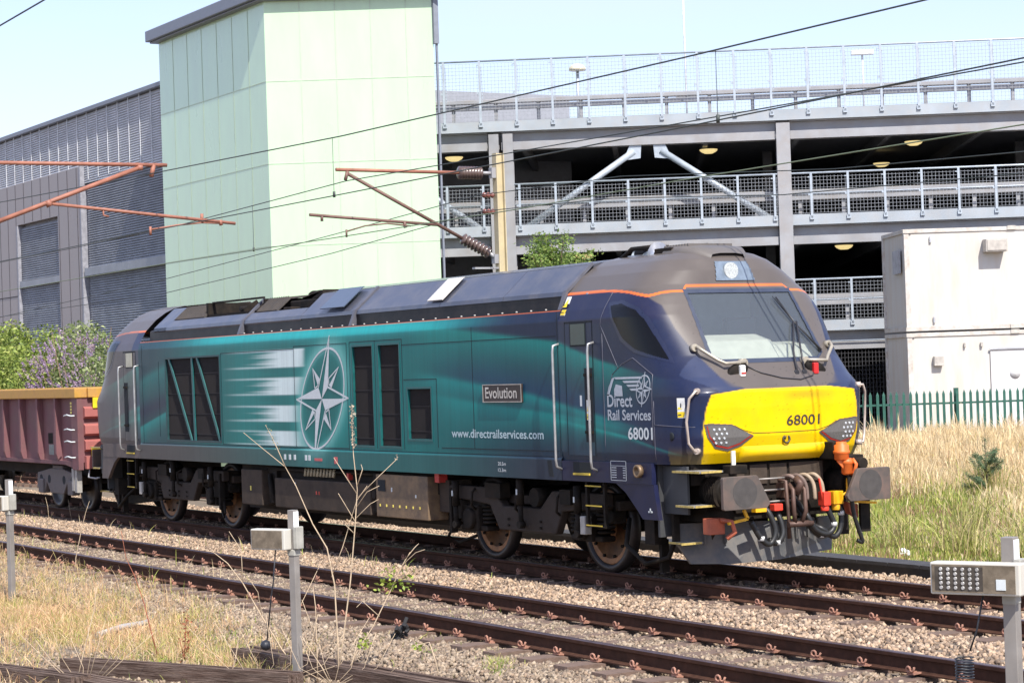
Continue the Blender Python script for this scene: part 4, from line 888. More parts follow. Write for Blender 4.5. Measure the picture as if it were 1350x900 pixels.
part('air_pipe', BLKM, lambda m: (m.tube([(-1.9,-1.2,1.08),(2.0,-1.2,1.08)],.03,6), m.tube([(-1.8,-1.25,1.0),(-1.7,-1.27,.7),(-1.6,-1.2,.5)],.04,6), m.box(-1.9,-1.6,-1.22,-.9,.55,1.1), m.box(1.84,2.0,-1.26,-.9,.55,1.1), m.cyl((1.92,-1.3,.8),(1.92,-1.2,.8),.06)))
part('cream_pipe', mat('cream_tube', (.45,.38,.25), .6), lambda m: [m.tube([(x,-1.22,1.12),(x,-1.24,1.0)],.025,6) for x in np.arange(-.5,.6,.11)])
part('isolating_cock', mat('cock_red', (.55,.05,.04), .5), lambda m: (m.box(3.68,3.80,-1.25,-1.12,1.02,1.14), m.box(1.0,1.06,-1.27,-1.2,.98,1.08)))
part('equipment_box', UND, lambda m: (m.box(3.62,3.9,-1.15,-.8,.62,1.05),))
# small stencils on the side
def ss(txt,x,z,h,mt=WH,xs=.2,nm='stencil'): return side_text(txt,x,z,h,xs,mt,.01,nm)
ss('20.5m',5.62,1.30,.045); ss('12.3m',5.62,1.22,.045)
m=MB(); 
for x in (-.98,-.80,-.62,-.22,-.10): m.box(x,x+.07,-1.3665,-1.362,1.25,1.33)
m.build('stencil', WH, loco)
m=MB(); m.box(.12,.38,-1.3665,-1.362,1.25,1.29); m.box(.80,.90,-1.3665,-1.362,1.22,1.32); m.build('stencil', mat('label_pink', (.55,.10,.10), .5), loco)
m=MB(); x0,x1,z0,z1=8.27,8.60,1.18,1.41; y=-1.3655
# data panel
y=-1.3625; w_=.006
m.box(x0,x1,y-.002,y,z0,z0+w_); m.box(x0,x1,y-.002,y,z1-w_,z1); m.box(x0,x0+w_,y-.002,y,z0,z1); m.box(x1-w_,x1,y-.002,y,z0,z1); m.box(x0,x1,y-.002,y,z1-.06,z1-.055)
for k in range(5): z=z1-.08-.028*k; m.box(x0+.02,x0+.12,y-.002,y,z-.005,z+.004); m.box(x1-.07,x1-.02,y-.002,y,z-.005,z+.004)
m.v=[(a,b,c) for a,b,c in m.v]; dp=m.build('data_panel', WHG, loco)
m=MB(); m.lathe((8.88,-1.358,1.30),[(.075,0),(.075,-.05),(.05,-.055),(.05,-.02)],16,'y'); m.build('filler_cap', mat('brass_dirty', (.22,.15,.09), .5, metal=.5), loco)
m=MB(); m.box(9.02,9.10,-1.357,-1.352,.83,.85); m.box(9.05,9.07,-1.357,-1.352,.83,.88); m.build('stencil', WH, loco)
m=MB(); m.prism([(6.88,1.19),(6.98,1.19),(6.94,1.39),(6.84,1.39)],'y',-1.366,-1.362); m.build('side_slot', LINEM, loco)
m=MB(); m.lathe((9.46,-yside(9.46,1.70)+.01,1.70),[(.05,0),(.05,-.012),(.03,-.014)],12,'y'); m.build('side_socket', LINEM, loco)
# ---------------------------------------------------------------- bogies
WB=1.40; PV=5.86
TYRE=mat('wheel_steel', (.045,.038,.036), .45, metal=.5, var=.3, scale=6); WHO=mat('wheel_rust_orange', (.36,.18,.085), .6, var=.4, scale=8, dirt=(.06,.045,.04), dirt_amt=.5, dscale=10)
FRMM=mat('bogie_frame_brown', (.042,.032,.026), .75, spec=.2, var=.25, scale=4, dirt=(.055,.045,.04), dirt_amt=.7, dscale=3, bump=.15)
def bogie(s):
    c=PV*s
    prof=[(-1.95,.99),(-.78,.99),(-.50,.76),(.42,.76),(.72,.99),(1.95,.99),(1.95,.80),(1.30,.77),(.95,.74),(.78,.45),(-.62,.45),(-.85,.76),(-1.35,.80),(-1.95,.82)]
    m=MB(); m.prism([(c+a*s,b) for a,b in prof],'y',-1.16,-1.04); m.prism([(c+a*s,b) for a,b in prof],'y',1.04,1.16); m.box(c-.5,c+.5,-1.04,1.04,.55,.75); m.box(c-2.0,c+2.0,-1.0,1.0,.78,.9)
    b=m.build('bogie', FRMM, loco, bevel=.02)
    m=MB(); 
    for a in (-.35,.0,.45): 
        for z in (.52,.6): m.cyl((c+a*s,-1.17,z),(c+a*s,-1.185,z),.018,n=6)
    m.build('bolt', BLKM, b)
    for wx in (-WB,WB):
        x=c+wx; m=MB()
        m.lathe((x,0,.55),[(.46,.74),(.47,.80),(.55,.79),(.56,.70),(.55,.66)],40,'y'); m.build('wheel', TYRE, b); m=MB(); m.lathe((x,0,.55),[(.55,-.66),(.56,-.70),(.55,-.79),(.47,-.80),(.46,-.74)],40,'y')
        wo=m.build('wheel', TYRE, b)
        m=MB(); m.lathe((x,0,.55),[(.47,-.76),(.44,-.775),(.30,-.735),(.16,-.76),(.12,-.80)],40,'y'); m.build('wheel_disc', WHO, wo)
        m=MB(); m.cyl((x,-.8,.55),(x,.8,.55),.09,n=12)
        for k in range(10): a=2*math.pi*k/10; m.cyl((x+.37*math.cos(a),-.79,.55+.37*math.sin(a)),(x+.37*math.cos(a),-.765,.55+.37*math.sin(a)),.022,n=6)
        m.build('axle', BLKM, wo)
        m=MB(); m.box(x-.19,x+.19,-1.14,-.86,.40,.74); m.cyl((x,-1.2,.56),(x,-1.1,.56),.14,n=16); m.box(x-.36,x+.36,-1.10,-.9,.40,.47); m.box(x-.52,x+.52,-1.02,-.84,.62,.98); m.box(x-.30,x+.28,-1.08,-1.02,.70,.96); m.cyl((x-.42,-1.05,.7),(x-.42,-.9,.7),.12,n=12); m.cyl((x+.44,-1.05,.72),(x+.44,-.9,.72),.10,n=12); m.build('axlebox', BLKM, b, bevel=.02)
        m=MB()
        for dx in (-.30,.30):
            for k in range(6): m.lathe((x+dx,-1.0,.50+k*.052),[(.10,0),(.115,.012),(.115,.022),(.10,.034)],14)
        m.build('spring', BLKM, b)
    for dx,zt_ in ((-1.62,.98),(.08,1.05),(1.45,1.0)):
        x=c+dx*s; m=MB(); m.tube([(x,-1.24,zt_+.08),(x,-1.24,zt_-.25)],.05,10); m.tube([(x,-1.24,zt_-.25),(x,-1.24,zt_-.52)],.033,8); m.cyl((x,-1.2,zt_-.50),(x,-1.28,zt_-.50),.05,n=10); d=m.build('damper', BLKM, b)
        m=MB(); m.box(x-.012,x+.012,-1.297,-1.285,zt_-.12,zt_-.05); m.build('white_tag', WH, d)
    m=MB()
    for dx in (-1.25,-.1,.9): m.tube([(c+dx*s,-1.1,1.0),(c+(dx+.05)*s,-1.22,.92),(c+(dx+.02)*s,-1.22,.74),(c+(dx-.03)*s,-1.1,.66)],.018,6)
    m.box(c-.9,c-.5,-1.2,-1.05,.86,1.05) ; m.box(c+1.0,c+1.25,-1.22,-1.05,.84,1.02); m.cyl((c+.35,-1.2,.9),(c+.35,-1.02,.9),.12,n=14)
    m.build('brake_pipe', BLKM, b)
    m=MB(); m.box(c-1.86*s-.03,c-1.86*s+.03,-1.2,-1.1,.35,.95); m.tube([(c-1.80*s,-1.1,.6),(c-2.0*s,-1.16,.30),(c-1.8*s,-1.1,.22),(c-1.5*s,-1.0,.32)],.025,6); m.box(c-1.7*s-.12,c-1.7*s+.12,-1.18,-1.0,.55,.8); m.tube([(c+.2*s,-1.1,.30),(c+1.9*s,-1.1,.30)] ,.02,6) if False else None
    m.build('sand_gear', BLKM, b, bevel=.01)
    # step ladder
    x=c+1.92*s; m=MB()
    for q in (-.17,.22): m.box(x+q*s-.02,x+q*s+.02,-1.30,-1.26,.60,1.14)
    for z in (.62,.86,1.10): m.box(min(x-.17*s,x+.22*s),max(x-.17*s,x+.22*s),-1.32,-1.14,z-.012,z)
    la=m.build('ladder', BLKM, loco)
    m=MB()
    for z in (.63,.865,1.10): m.box(min(x-.15*s,x+.2*s),max(x-.15*s,x+.2*s),-1.326,-1.321,z-.012,z+.003)
    m.build('step_edge', mat('yellow_edge', None), la)
    m=MB(); m.box(x-.32*s-.05,x-.32*s+.06,-1.28,-1.18,.50,.72); m.build('sand_box', mat('pale_box', (.42,.40,.36), .6), loco, bevel=.01)
    m=MB(); m.tube([(x+.3*s,-1.0,.7),(x+.55*s,-1.22,.42),(x+.95*s,-1.22,.22),(x+1.25*s,-1.1,.30),(x+1.35*s,-1.05,.55),(x+1.36*s,-1.0,.8)],.03,8); m.box(min(x+.95*s,x+1.15*s),max(x+.95*s,x+1.15*s),-1.22,-1.05,.45,.75); m.box(min(x+1.05*s,x+1.11*s),max(x+1.05*s,x+1.11*s),-1.10,-1.0,.12,.5); m.build('sand_pipe', BLKM, loco)
bogie(1); bogie(-1)
# ---------------------------------------------------------------- ends: beam, plough, buffers, hoses
PLW=mat('plough_grey', (.085,.088,.092), .55, var=.25, scale=4, dirt=(.20,.16,.12), dirt_amt=.55, dscale=4)
def end(s):
    def bx_(m,a,b,c,d,e,f): m.box(min(a*s,b*s),max(a*s,b*s),c,d,e,f)
    m=MB(); bx_(m,9.0,9.62,-1.16,1.16,1.14,1.375); bx_(m,9.15,9.66,-1.0,1.0,.72,1.14); bx_(m,9.62,9.70,-.62,.62,.80,1.30); m.build('buffer_beam', BLKM, loco, bevel=.01)
    m=MB(); bx_(m,9.1,9.14,-1.28,-1.0,.55,1.38); bx_(m,9.14,9.62,-1.22,-1.19,.82,1.36); m.build('end_plate', mat('end_plate_dark', (.05,.052,.055), .6, var=.3, scale=4), loco)
    # plough
    m=MB(); P=[(-1.12,.70),(-1.15,.50),(-1.02,.24),(-.35,.20),(-.1,.24),(.98,.27),(1.06,.42),(1.05,.66)]
    n=len(P); f=lambda y: 9.62-.30*abs(y)**1.4
    vs=[((f(y)+(.02 if z<.5 else 0))*s,y,z) for y,z in P]+[((f(y)-.03)*s,y,z) for y,z in P]
    # split at the centre for the V shape
    L=[(-1.12,.70),(-1.15,.50),(-1.02,.24),(-.55,.22),(0,.24),(0,.68)]; Rr=[(0,.68),(0,.24),(.98,.27),(1.06,.42),(1.05,.66)]
    for Q in (L,Rr):
        k=len(Q); v=[(f(y)*s+ (.05*s if z<.4 else 0),y,z) for y,z in Q]+[((f(y)-.04)*s+ (.05*s if z<.4 else 0),y,z) for y,z in Q]
        m.add(v,[tuple(range(k)),tuple(range(k,2*k))[::-1]]+[(i,k+i,k+(i+1)%k,(i+1)%k) for i in range(k)])
    for y in (-.85,-.62,.1,.32,.54,.74): bx_(m,f(y)-.0,f(y)+.028,y-.012,y+.012,.45,.66)
    pl=m.build('plough', PLW, loco)
    m=MB()
    for y in (-.7,.0,.7): bx_(m,9.1,9.4,y-.05,y+.05,.4,.8)
    m.build('bracket', BLKM, pl)
    # side steps
    for z,x0,x1 in ((1.315,9.45,9.98),(.93,9.5,9.85),(.50,9.22,9.55)):
        m=MB(); bx_(m,x0,x1,-1.30 if z>.6 else -1.22,-.98,z-.02,z); st_=m.build('end_step', mat('step_grey', (.22,.21,.19), .7, var=.3), loco)
        m=MB(); bx_(m,x0,x1,-1.306 if z>.6 else -1.226,-1.301 if z>.6 else -1.221,z-.022,z+.002); bx_(m,x1+.001,x1+.006,-1.28,-1.0,z-.022,z+.002); m.build('step_edge', mat('worn_yellow_edge', (.45,.34,.10), .6, var=.4, scale=20), st_)
    m=MB(); bx_(m,9.25,9.30,-1.20,-1.12,.50,1.30); bx_(m,9.5,9.54,1.0,1.12,.45,.95); bx_(m,9.9,9.94,.98,1.12,.50,.92); m.build('step_hanger', BLKM, loco)
    for sy in (-1,1):
        m=MB(); yc=sy*.865; m.cyl((9.62*s,yc,1.06),(9.95*s,yc,1.06),.20,.17,18); m.cyl((9.95*s,yc,1.06),(10.21*s,yc,1.06),.14,n=18)
        for k in range(7): m.cyl((9.72*s+k*.03*s,yc,1.06),(9.732*s+k*.03*s,yc,1.06),.215,n=18) if sy<0 else None
        bu=m.build('buffer', BLKM, loco)
        P=[(-1.18,1.235),(-1.165,1.252),(-.72,1.255),(-.70,1.24),(-.545,.95),(-.55,.925),(-.59,.885),(-1.165,.885),(-1.18,.90)]
        m=MB(); m.prism([(y*-sy*1.0 if sy>0 else y,z) for y,z in P],'x',10.20*s if s>0 else -10.25, 10.25*s if s>0 else -10.20)
        pp=m.build('buffer_plate', mat('buffer_grey', (.082,.070,.062), .6, var=.2, scale=5, dirt=(.20,.12,.09), dirt_amt=.55, dscale=3.5), bu, bevel=.006)
        if s>0:
            m=MB(); m.lathe((10.2501,yc+.02*sy,1.07),[(.165,0),(.165,.002)],28,'x',False); m.build('grease_patch', mat('grease_dark', (.062,.056,.052), .5, var=.2, scale=12), pp)
    # coupling hook and screw link
    m=MB(); bx_(m,9.66,9.85,-.05,.05,.95,1.12); m.tube([(9.85*s,0,1.04),(10.05*s,0,1.03),(10.10*s,0,1.12),(10.02*s,0,1.17)],.045,8)
    for y in (-.07,.07): m.tube([(9.98*s,y,1.10),(10.06*s,y*1.15,1.05),(10.07*s,y*1.2,.80),(10.03*s,y*.6,.66)],.026,8)
    m.tube([(10.03*s,-.14,.66),(10.03*s,.20,.66)],.035,8); m.tube([(9.90*s,-.16,1.16),(9.98*s,-.12,1.15),(9.99*s,-.10,.75),(9.96*s,-.08,.50)],.024,8)
    m.build('coupling', mat('coupling_brown', (.11,.065,.05), .55, metal=.4, var=.3), loco)
    if s<0: return
    HB=mat('rubber_black', (.018,.018,.018), .45, var=.1)
    def hose(name, pts, r, mt): m=MB(); sm=[]; 
    def crv(pts,k=6):
        P=[Vector(p) for p in pts]; out=[]
        for i in range(len(P)-1):
            p0=P[max(i-1,0)];p1=P[i];p2=P[i+1];p3=P[min(i+2,len(P)-1)]
            for t_ in range(k):
                u=t_/k; out.append(.5*((2*p1)+(p2-p0)*u+(2*p0-5*p1+4*p2-p3)*u*u+(3*p1-p0-3*p2+p3)*u**3))
        return out+[P[-1]]
    X=10.0
    for pts in ([(X-.2,.12,.95),(X,.15,.75),(X+.02,.25,.58),(X+.02,.42,.52),(X+.02,.52,.62),(X,.42,.85)],
                [(X-.1,.30,.62),(X,.36,.58),(X,.52,.48),(X,.62,.56),(X,.64,.74),(X,.55,.90)],
                [(X-.2,.15,.85),(X-.05,.22,.62),(X-.02,.36,.50),(X,.50,.56)],
                [(X-.2,-.40,.90),(X-.05,-.36,.82),(X,-.30,.60),(X,-.38,.46),(X,-.50,.52),(X-.02,-.62,.72)],
                [(X-.25,-.22,.90),(X-.08,-.20,.78),(X-.02,-.18,.58),(X-.02,-.26,.46),(X-.03,-.38,.50)]):
        m=MB(); m.tube(crv(pts),.034,8); h_=m.build('brake_hose', HB, loco)
        e=Vector(pts[-2]); m=MB(); m.cyl(e+Vector((.0,-.0,-.02)),e+Vector((0,0,.03)),.038,n=8); m.build('hose_clamp', mat('clamp_pale', (.6,.6,.58), .4), h_)
    for y in (.02,.13,.24,.36):
        m=MB(); m.tube(crv([(X-.3,y-.04,1.16),(X-.08,y-.03,1.20),(X-.02,y+.03,1.10),(X-.02,y+.05,.92)]),.024,8); m.build('air_pipe', mat('old_pipe', (.17,.12,.10), .6, var=.3) if y<.2 else mat('tan_pipe', (.38,.29,.20), .6), loco)
    YC=mat('cock_yellow', (.80,.42,.01), .45); RC=mat('cock_bright_red', (.68,.05,.025), .45); OC=mat('jumper_orange', (.72,.15,.025), .5, var=.15)
    part('brake_cock', RC, lambda m: (m.box(X-.06,X+.06,.36,.46,.84,1.0), m.bar((X,.34,1.16),(X+.02,.37,.9),.025,.02), m.cyl((X,.41,.84),(X,.41,.78),.05)), bevel=.015)
    part('brake_cock', YC, lambda m: (m.box(X-.06,X+.06,.50,.64,.85,1.0), m.tube([(X+.02,.62,.93),(X+.03,.72,.98),(X+.03,.73,1.14)],.018,6), m.cyl((X,.57,.85),(X,.57,.78),.05)), bevel=.02)
    part('brake_cock', YC, lambda m: (m.bar((X,-.95,.72),(X,-.68,.76),.03,.03), m.bar((X,-.68,.76),(X,-.73,.86),.03,.03), m.box(X-.1,X-.02,-.55,-.40,.82,.88)))
    part('brake_cock', RC, lambda m: (m.box(X-.1,X,-.30,-.18,.82,.90),), bevel=.01)
    part('brake_cock', YC, lambda m: (m.bar((X,.86,.86),(X,1.16,.83),.025,.025), m.bar((X,.72,.93),(X,.86,.85),.022,.022)))
    part('lifting_lug', mat('rust_orange_part', (.40,.10,.05), .6, var=.3), lambda m: (m.box(X-.25,X-.1,-1.12,-.92,.60,.78), m.tube([(X-.1,-.98,.76),(X,-.90,.74),(X,-.86,.62),(X-.05,-.94,.55)],.03,8)), bevel=.02)
    part('lifting_lug', mat('rust_orange_part', None), lambda m: (m.prism([(.82,.86),(.98,.82),(.98,.66),(.86,.72)],'x',X-.2,X-.1),), bevel=.01)
    # orange multiple working jumper and its cable on the far side
    part('jumper_cable_head', OC, lambda m: (m.lathe((X+.05,.64,1.40),[(.07,-.05),(.085,-.04),(.085,.02),(.097,.03),(.097,.055),(.085,.065),(.085,.12),(.06,.135),(.06,.16)],16), m.lathe((X+.08,.69,1.24),[(.045,-.06),(.065,-.04),(.065,.06),(.075,.07),(.075,.10),(.05,.13)],14), m.tube([(X+.13,.73,1.36),(X+.17,.75,1.30),(X+.15,.74,1.20),(X+.10,.73,1.19)],.022,6), m.bar((X+.05,.60,1.36),(X+.08,.66,1.28),.05,.07)))
    part('jumper_socket', BLKM, lambda m: (m.box(9.70,X,.56,.76,1.36,1.56), m.box(9.7,X,.78,1.0,1.22,1.40), m.cyl((9.9,.9,1.3),(X+.12,.9,1.3),.07,n=12)), bevel=.01)
    part('jumper_cable', HB, lambda m: m.tube(crv([(X+.08,.70,1.22),(X+.08,.73,1.0),(X+.08,.76,.75),(X+.06,.84,.55),(X+.05,.90,.40),(X+.03,.84,.42)]),.025,8))
    part('lamp_bracket', mat('white_bracket', (.72,.70,.62), .5), lambda m: m.box(9.86,9.88,-.78,-.73,1.36,1.52))
    part('bracket_clamp', BLKM, lambda m: m.box(9.80,9.95,-.86,-.62,1.26,1.36), bevel=.01)
    part('coupling_bracket', UND, lambda m: [m.box(9.66,9.72,y-.12,y+.12,1.12,1.34) for y in (-.62,-.30,-.02,.26,.5)])
    part('cross_bar', mat('bar_pale', (.28,.26,.24), .5, metal=.4), lambda m: (m.cyl((X-.15,-.45,1.18),(X-.15,.1,1.18),.012,n=6), m.cyl((X-.15,-.45,1.05),(X-.15,.0,1.05),.012,n=6), m.cyl((X-.15,-.30,.92),(X-.15,.1,.92),.012,n=6)))
end(1); end(-1)
# ================================================================ red box wagon
MAR = mat('wagon_maroon', (.17,.070,.078), .7, var=.22, scale=2, dirt=(.16,.095,.08), dirt_amt=.6, dscale=2.5)
WYE = mat('wagon_yellow', (.55,.30,.055), .6, var=.25, scale=4, dirt=(.25,.13,.07), dirt_amt=.6, dscale=4)
wg = thing('box_wagon', 'maroon open box wagon with yellow top edge, coupled behind the locomotive', 'wagon', (-17.6, 0, 0))
wx1, wx0 = -10.62, -24.6
m = MB(); m.box(wx0, wx1, -1.22, -1.16, 1.0, 2.24); m.box(wx0, wx1, 1.16, 1.22, 1.0, 2.24); m.box(wx0, wx0+.06, -1.16, 1.16, 1.0, 2.24); m.box(wx1-.06, wx1, -1.16, 1.16, 1.0, 2.24); m.box(wx0, wx1, -1.2, 1.2, .93, 1.05)
m.prism([(wx0,1.02),(wx1,1.02),(wx1,.86),(wx1-.15,.86),(wx1-.9,.95),(wx0+.9,.95),(wx0,.88)],'y',-1.29,-1.22); m.box(wx1-.35, wx1+.005, -1.32, -1.22, .86, 2.24)
m.build('body', MAR, wg)
for k in range(11):
    x = -11.9 - k*1.12; m = MB(); m.box(x-.05, x+.05, -1.34, -1.221, 1.15, 2.24); m.prism([(-1.34,1.15),(-1.30,1.02),(-1.22,1.02),(-1.22,1.15)], 'x', x-.049, x+.049); m.build('side_rib', MAR, wg)
m = MB()
for z in (1.95, 1.62, 1.32): m.prism([(wx1,z+.12),(wx1+.10,z+.08),(wx1+.10,z-.07),(wx1,z-.11)], 'y', -1.2, 1.2)
m.box(wx1, wx1+.12, -1.2, 1.2, .88, 1.12); m.build('end_rib', mat('wagon_end_pink', (.40,.13,.115), .6, var=.2, scale=3, dirt=(.25,.10,.08), dirt_amt=.5), wg)
m = MB(); m.box(wx0-.05, wx1+.03, -1.37, -1.12, 2.24, 2.43); m.box(wx0-.05, wx1+.03, 1.12, 1.37, 2.24, 2.43); m.box(wx1-.14, wx1+.10, -1.12, 1.12, 2.24, 2.43); m.box(wx0-.05,wx0+.12,-1.12,1.12,2.24,2.43); m.build('top_rail', WYE, wg, bevel=.015)
for z in (1.90, 1.63, 1.40, 1.10):
    m = MB(); m.tube([(-11.15,-1.35,z),(-11.1,-1.42,z),(-10.9,-1.43,z+.02),(-10.72,-1.42,z),(-10.68,-1.35,z)], .014, 6); m.build('step', WH, wg)
m = MB()
for y, z in ((-.95,2.14),(-1.0,1.20)): m.box(wx1+.10, wx1+.125, y-.09, y+.09, z-.10, z+.10)
m.build('warning_sign', mat('sign_yellow', None), wg)
m = MB()
for k in range(4): m.box(-11.0, -10.92, -1.326, -1.32, 2.12-.06*k, 2.16-.06*k)
m.build('stencil', mat('dot_yellow', None), wg); m = MB(); m.box(-12.65,-12.35,-1.2235,-1.2205,1.12,1.32); m.build('data_panel', mat('panel_grey', (.22,.24,.22), .6, var=.3, scale=20), wg); m=MB(); m.box(-12.68,-12.4,-1.2235,-1.2205,1.34,1.55); m.build('black_panel', BLKM, wg)
BG = mat('wagon_bogie_grey', (.15,.13,.125), .7, var=.3, scale=4, dirt=(.07,.05,.045), dirt_amt=.6, dscale=4)
for c in (-12.55, -22.7):
    m = MB(); prof = [(-1.2,.74),(-.35,.84),(.35,.84),(1.2,.74),(1.25,.45),(.95,.36),(.75,.36),(.62,.55),(.4,.34),(-.4,.34),(-.62,.55),(-.75,.36),(-.95,.36),(-1.25,.45)]
    m.prism([(c+a,b) for a,b in prof], 'y', -1.12, -1.0); m.prism([(c+a,b) for a,b in prof], 'y', 1.0, 1.12); m.box(c-.3,c+.3,-1.1,1.1,.5,.9); b = m.build('bogie', BG, wg, bevel=.02)
    m = MB()
    for dx in (-.95,-.45,.45,.95): m.cyl((c+dx,-1.125,.62),(c+dx,-1.11,.62),.085,n=14)
    m.build('frame_hole', LINEM, b)
    for dx in (-.9,.9):
        m = MB(); m.lathe((c+dx,0,.46),[(.455,-.66),(.46,-.79),(.36,-.80),(.34,-.74),(.08,-.78)],32,'y'); m.build('wheel', TYRE, b); m = MB(); m.lathe((c+dx,0,.46),[(.08,.78),(.34,.74),(.36,.80),(.46,.79),(.455,.66)],32,'y'); m.build('wheel', TYRE, b); m = MB(); m.cyl((c+dx,-1.0,.46),(c+dx,1.0,.46),.07,n=10); m.build('axle', BLKM, b)
        m = MB(); m.box(c+dx-.15,c+dx+.15,-1.16,-1.0,.33,.62); m.build('axlebox', BG, b, bevel=.02)
m = MB(); m.box(-11.1,-10.98,-1.30,-1.2,.45,.88); m.box(-10.92,-10.8,-1.30,-1.2,.42,.88); m.build('step_plate', mat('pale_plate', (.35,.33,.30), .6, var=.2), wg)
for sy in (-1,1):
    m = MB(); m.cyl((-10.5,sy*.865,1.04),(-10.62,sy*.865,1.04),.17,n=16); m.cyl((-10.30,sy*.865,1.04),(-10.5,sy*.865,1.04),.11,n=16); m.box(-10.30,-10.265,sy*.865-.24,sy*.865+.24,.86,1.22); m.build('buffer', BLKM, wg)
m = MB(); m.tube([(-10.5,-.3,.95),(-10.45,-.45,.62),(-10.3,-.3,.55),(-10.1,-.3,.7)],.03,6); m.tube([(-10.6,-1.1,.9),(-10.55,-1.15,.72),(-10.3,-1.1,.70),(-10.1,-1.1,.72)],.018,6); m.build('brake_hose', mat('pale_hose', (.35,.35,.36), .5), wg)
m = MB(); m.box(-24.0,-11.2,-.9,.9,.7,.95); m.build('underframe', BLKM, wg)
# ================================================================ overhead line
TUB = mat('cantilever_rust', (.32,.13,.085), .6, var=.25, scale=6); TUB2 = mat('cantilever_brown', (.17,.095,.075), .6, var=.25, scale=6)
INS = mat('insulator_brown', (.10,.065,.055), .35, var=.2, coat=.4); GALV = mat('galvanised_steel', None)
CRM = mat('mast_cream', (.52,.44,.27), .8, var=.15, scale=2, dirt=(.35,.30,.22), dirt_amt=.5)
def insul(p, q, r=.085, n=7):
    m = MB(); p = Vector(p); q = Vector(q); pts = []; rr = []
    for k in range(n):
        for t_, s in ((0,.45),(.45,1),(.55,1),(.98,.5)): pts.append(p.lerp(q, (k+t_)/n)); rr.append(r*s)
    m.tube(pts, rr, 12); return m
ms = thing('overhead_line_mast', 'cream overhead line mast behind the locomotive with brown cantilever arm pointing left', 'mast', (-1.28, 2.80, -.2), group='overhead line masts')
m = MB(); X=-1.28; m.box(X-.07,X+.07,2.70,2.715,-.3,6.06); m.box(X-.07,X+.07,2.835,2.85,-.3,6.06); m.box(X-.01,X+.01,2.715,2.835,-.3,6.06); m.box(X-.3,X+.3,2.5,3.1,-.4,-.1); m.build('post', CRM, ms)
m = MB(); m.tube([(X,-.18,5.745),(X,2.05,5.73)],.028,8); m.build('top_tube', TUB, ms)
insul((X,2.02,5.73),(X,2.45,5.73),.11,8).build('insulator', INS, ms); m = MB(); m.tube([(X,2.45,5.73),(X,2.70,5.73)],.03,8); m.tube([(X,2.55,4.42),(X,2.70,4.32)],.035,8); m.box(X-.05,X+.05,2.62,2.70,5.65,5.82); m.box(X-.05,X+.05,2.62,2.70,4.25,4.40); m.box(X-.05,X+.05,2.25,2.7,4.16,4.19); m.build('bracket', GALV, ms)
m = MB(); m.tube([(X,.03,5.68),(X,2.10,4.64)],.030,8); m.build('bracket_tube', TUB2, ms); insul((X,2.05,4.665),(X,2.55,4.42),.10,8).build('insulator', INS, ms)
m = MB(); m.tube([(X,-.66,5.03),(X,1.62,4.88)],.025,8); m.build('registration_tube', TUB2, ms)
m = MB(); m.tube([(X,1.12,4.86),(X,.7,4.90),(X,.3,4.86),(X,-.03,4.77)],.014,6); m.tube([(X,-.03,4.80),(X,-.03,4.68)],.018,6); m.tube([(X,1.0,4.93),(X,1.02,4.83)],.03,6); m.tube([(X,.02,5.72),(X,-.02,5.58)],.03,6); m.tube([(X,-.45,5.02),(X,-.45,4.93)],.025,6); m.build('steady_arm', TUB2, ms)
for z in (5.37, 5.10): insul((X,2.45,z),(X,2.68,z),.05,3).build('insulator', mat('insulator_red', (.20,.07,.055), .35, coat=.4), ms)
ms2 = thing('overhead_line_mast', 'overhead line mast at left whose rusty orange arms reach over the near track', 'mast', (.03, -6.75, -.3), group='overhead line masts')
X=.03; m = MB(); m.box(X-.10,X+.10,-6.86,-6.845,-.4,6.2); m.box(X-.10,X+.10,-6.66,-6.645,-.4,6.2); m.box(X-.01,X+.01,-6.845,-6.66,-.4,6.2); m.build('post', CRM, ms2)
m = MB(); m.tube([(X,-6.2,5.62),(X,-3.52,5.63)],.028,8); m.build('top_tube', TUB, ms2); m = MB(); m.tube([(X,-6.2,4.74),(X,-3.93,5.59)],.033,8); m.build('bracket_tube', TUB, ms2)
m = MB(); m.tube([(X,-5.30,5.06),(X,-2.48,4.79)],.024,8); m.build('registration_tube', TUB, ms2)
m = MB(); m.tube([(X,-3.78,4.70),(X,-3.4,4.76),(X,-3.0,4.80),(X,-2.70,4.79)],.014,6); m.tube([(X,-3.80,4.74),(X,-3.80,4.62)],.02,6); m.tube([(X,-2.72,4.84),(X,-2.70,4.76)],.03,6); m.tube([(X,-3.72,5.63),(X,-3.76,5.46)],.035,6); m.tube([(X,-3.93,5.62),(X,-3.93,5.55)],.05,6); m.tube([(X,-5.32,5.10),(X,-5.28,5.02)],.05,6); m.tube([(X,-4.5,4.98),(X,-4.5,4.9),(X,-4.42,4.88)],.015,6); m.tube([(X,-3.0,4.93),(X,-3.0,4.8)],.025,6); m.build('steady_arm', TUB, ms2)
insul((X,-6.6,5.62),(X,-6.2,5.62)).build('insulator', INS, ms2); insul((X,-6.6,4.6),(X,-6.2,4.74)).build('insulator', INS, ms2)
WIRE = mat('wire_dark', (.045,.055,.05), .55, var=0); WIREG = mat('wire_green', (.16,.20,.12), .55, var=0)
def wire(label, pts, r, mt=WIRE, drops=None):
    P=[Vector(p) for p in pts]; d0=(P[0]-P[1]).normalized(); d1=(P[-1]-P[-2]).normalized()
    a=P[0]+d0*45; b=P[-1]+d1*45; a.z=P[0].z; b.z=P[-1].z
    m=MB(); m.tube([a]+P+[b],r,6); o=m.build('overhead_wire',mt,org=tuple(P[0])); tag(o,label,'wire'); return o
wire('high dark wire crossing only the top left corner of the sky',[(-12.7,-3.78,8.58),(-6.81,-3.78,8.68),(-3.8,-3.78,8.75),(0,-3.78,8.85)],.014)
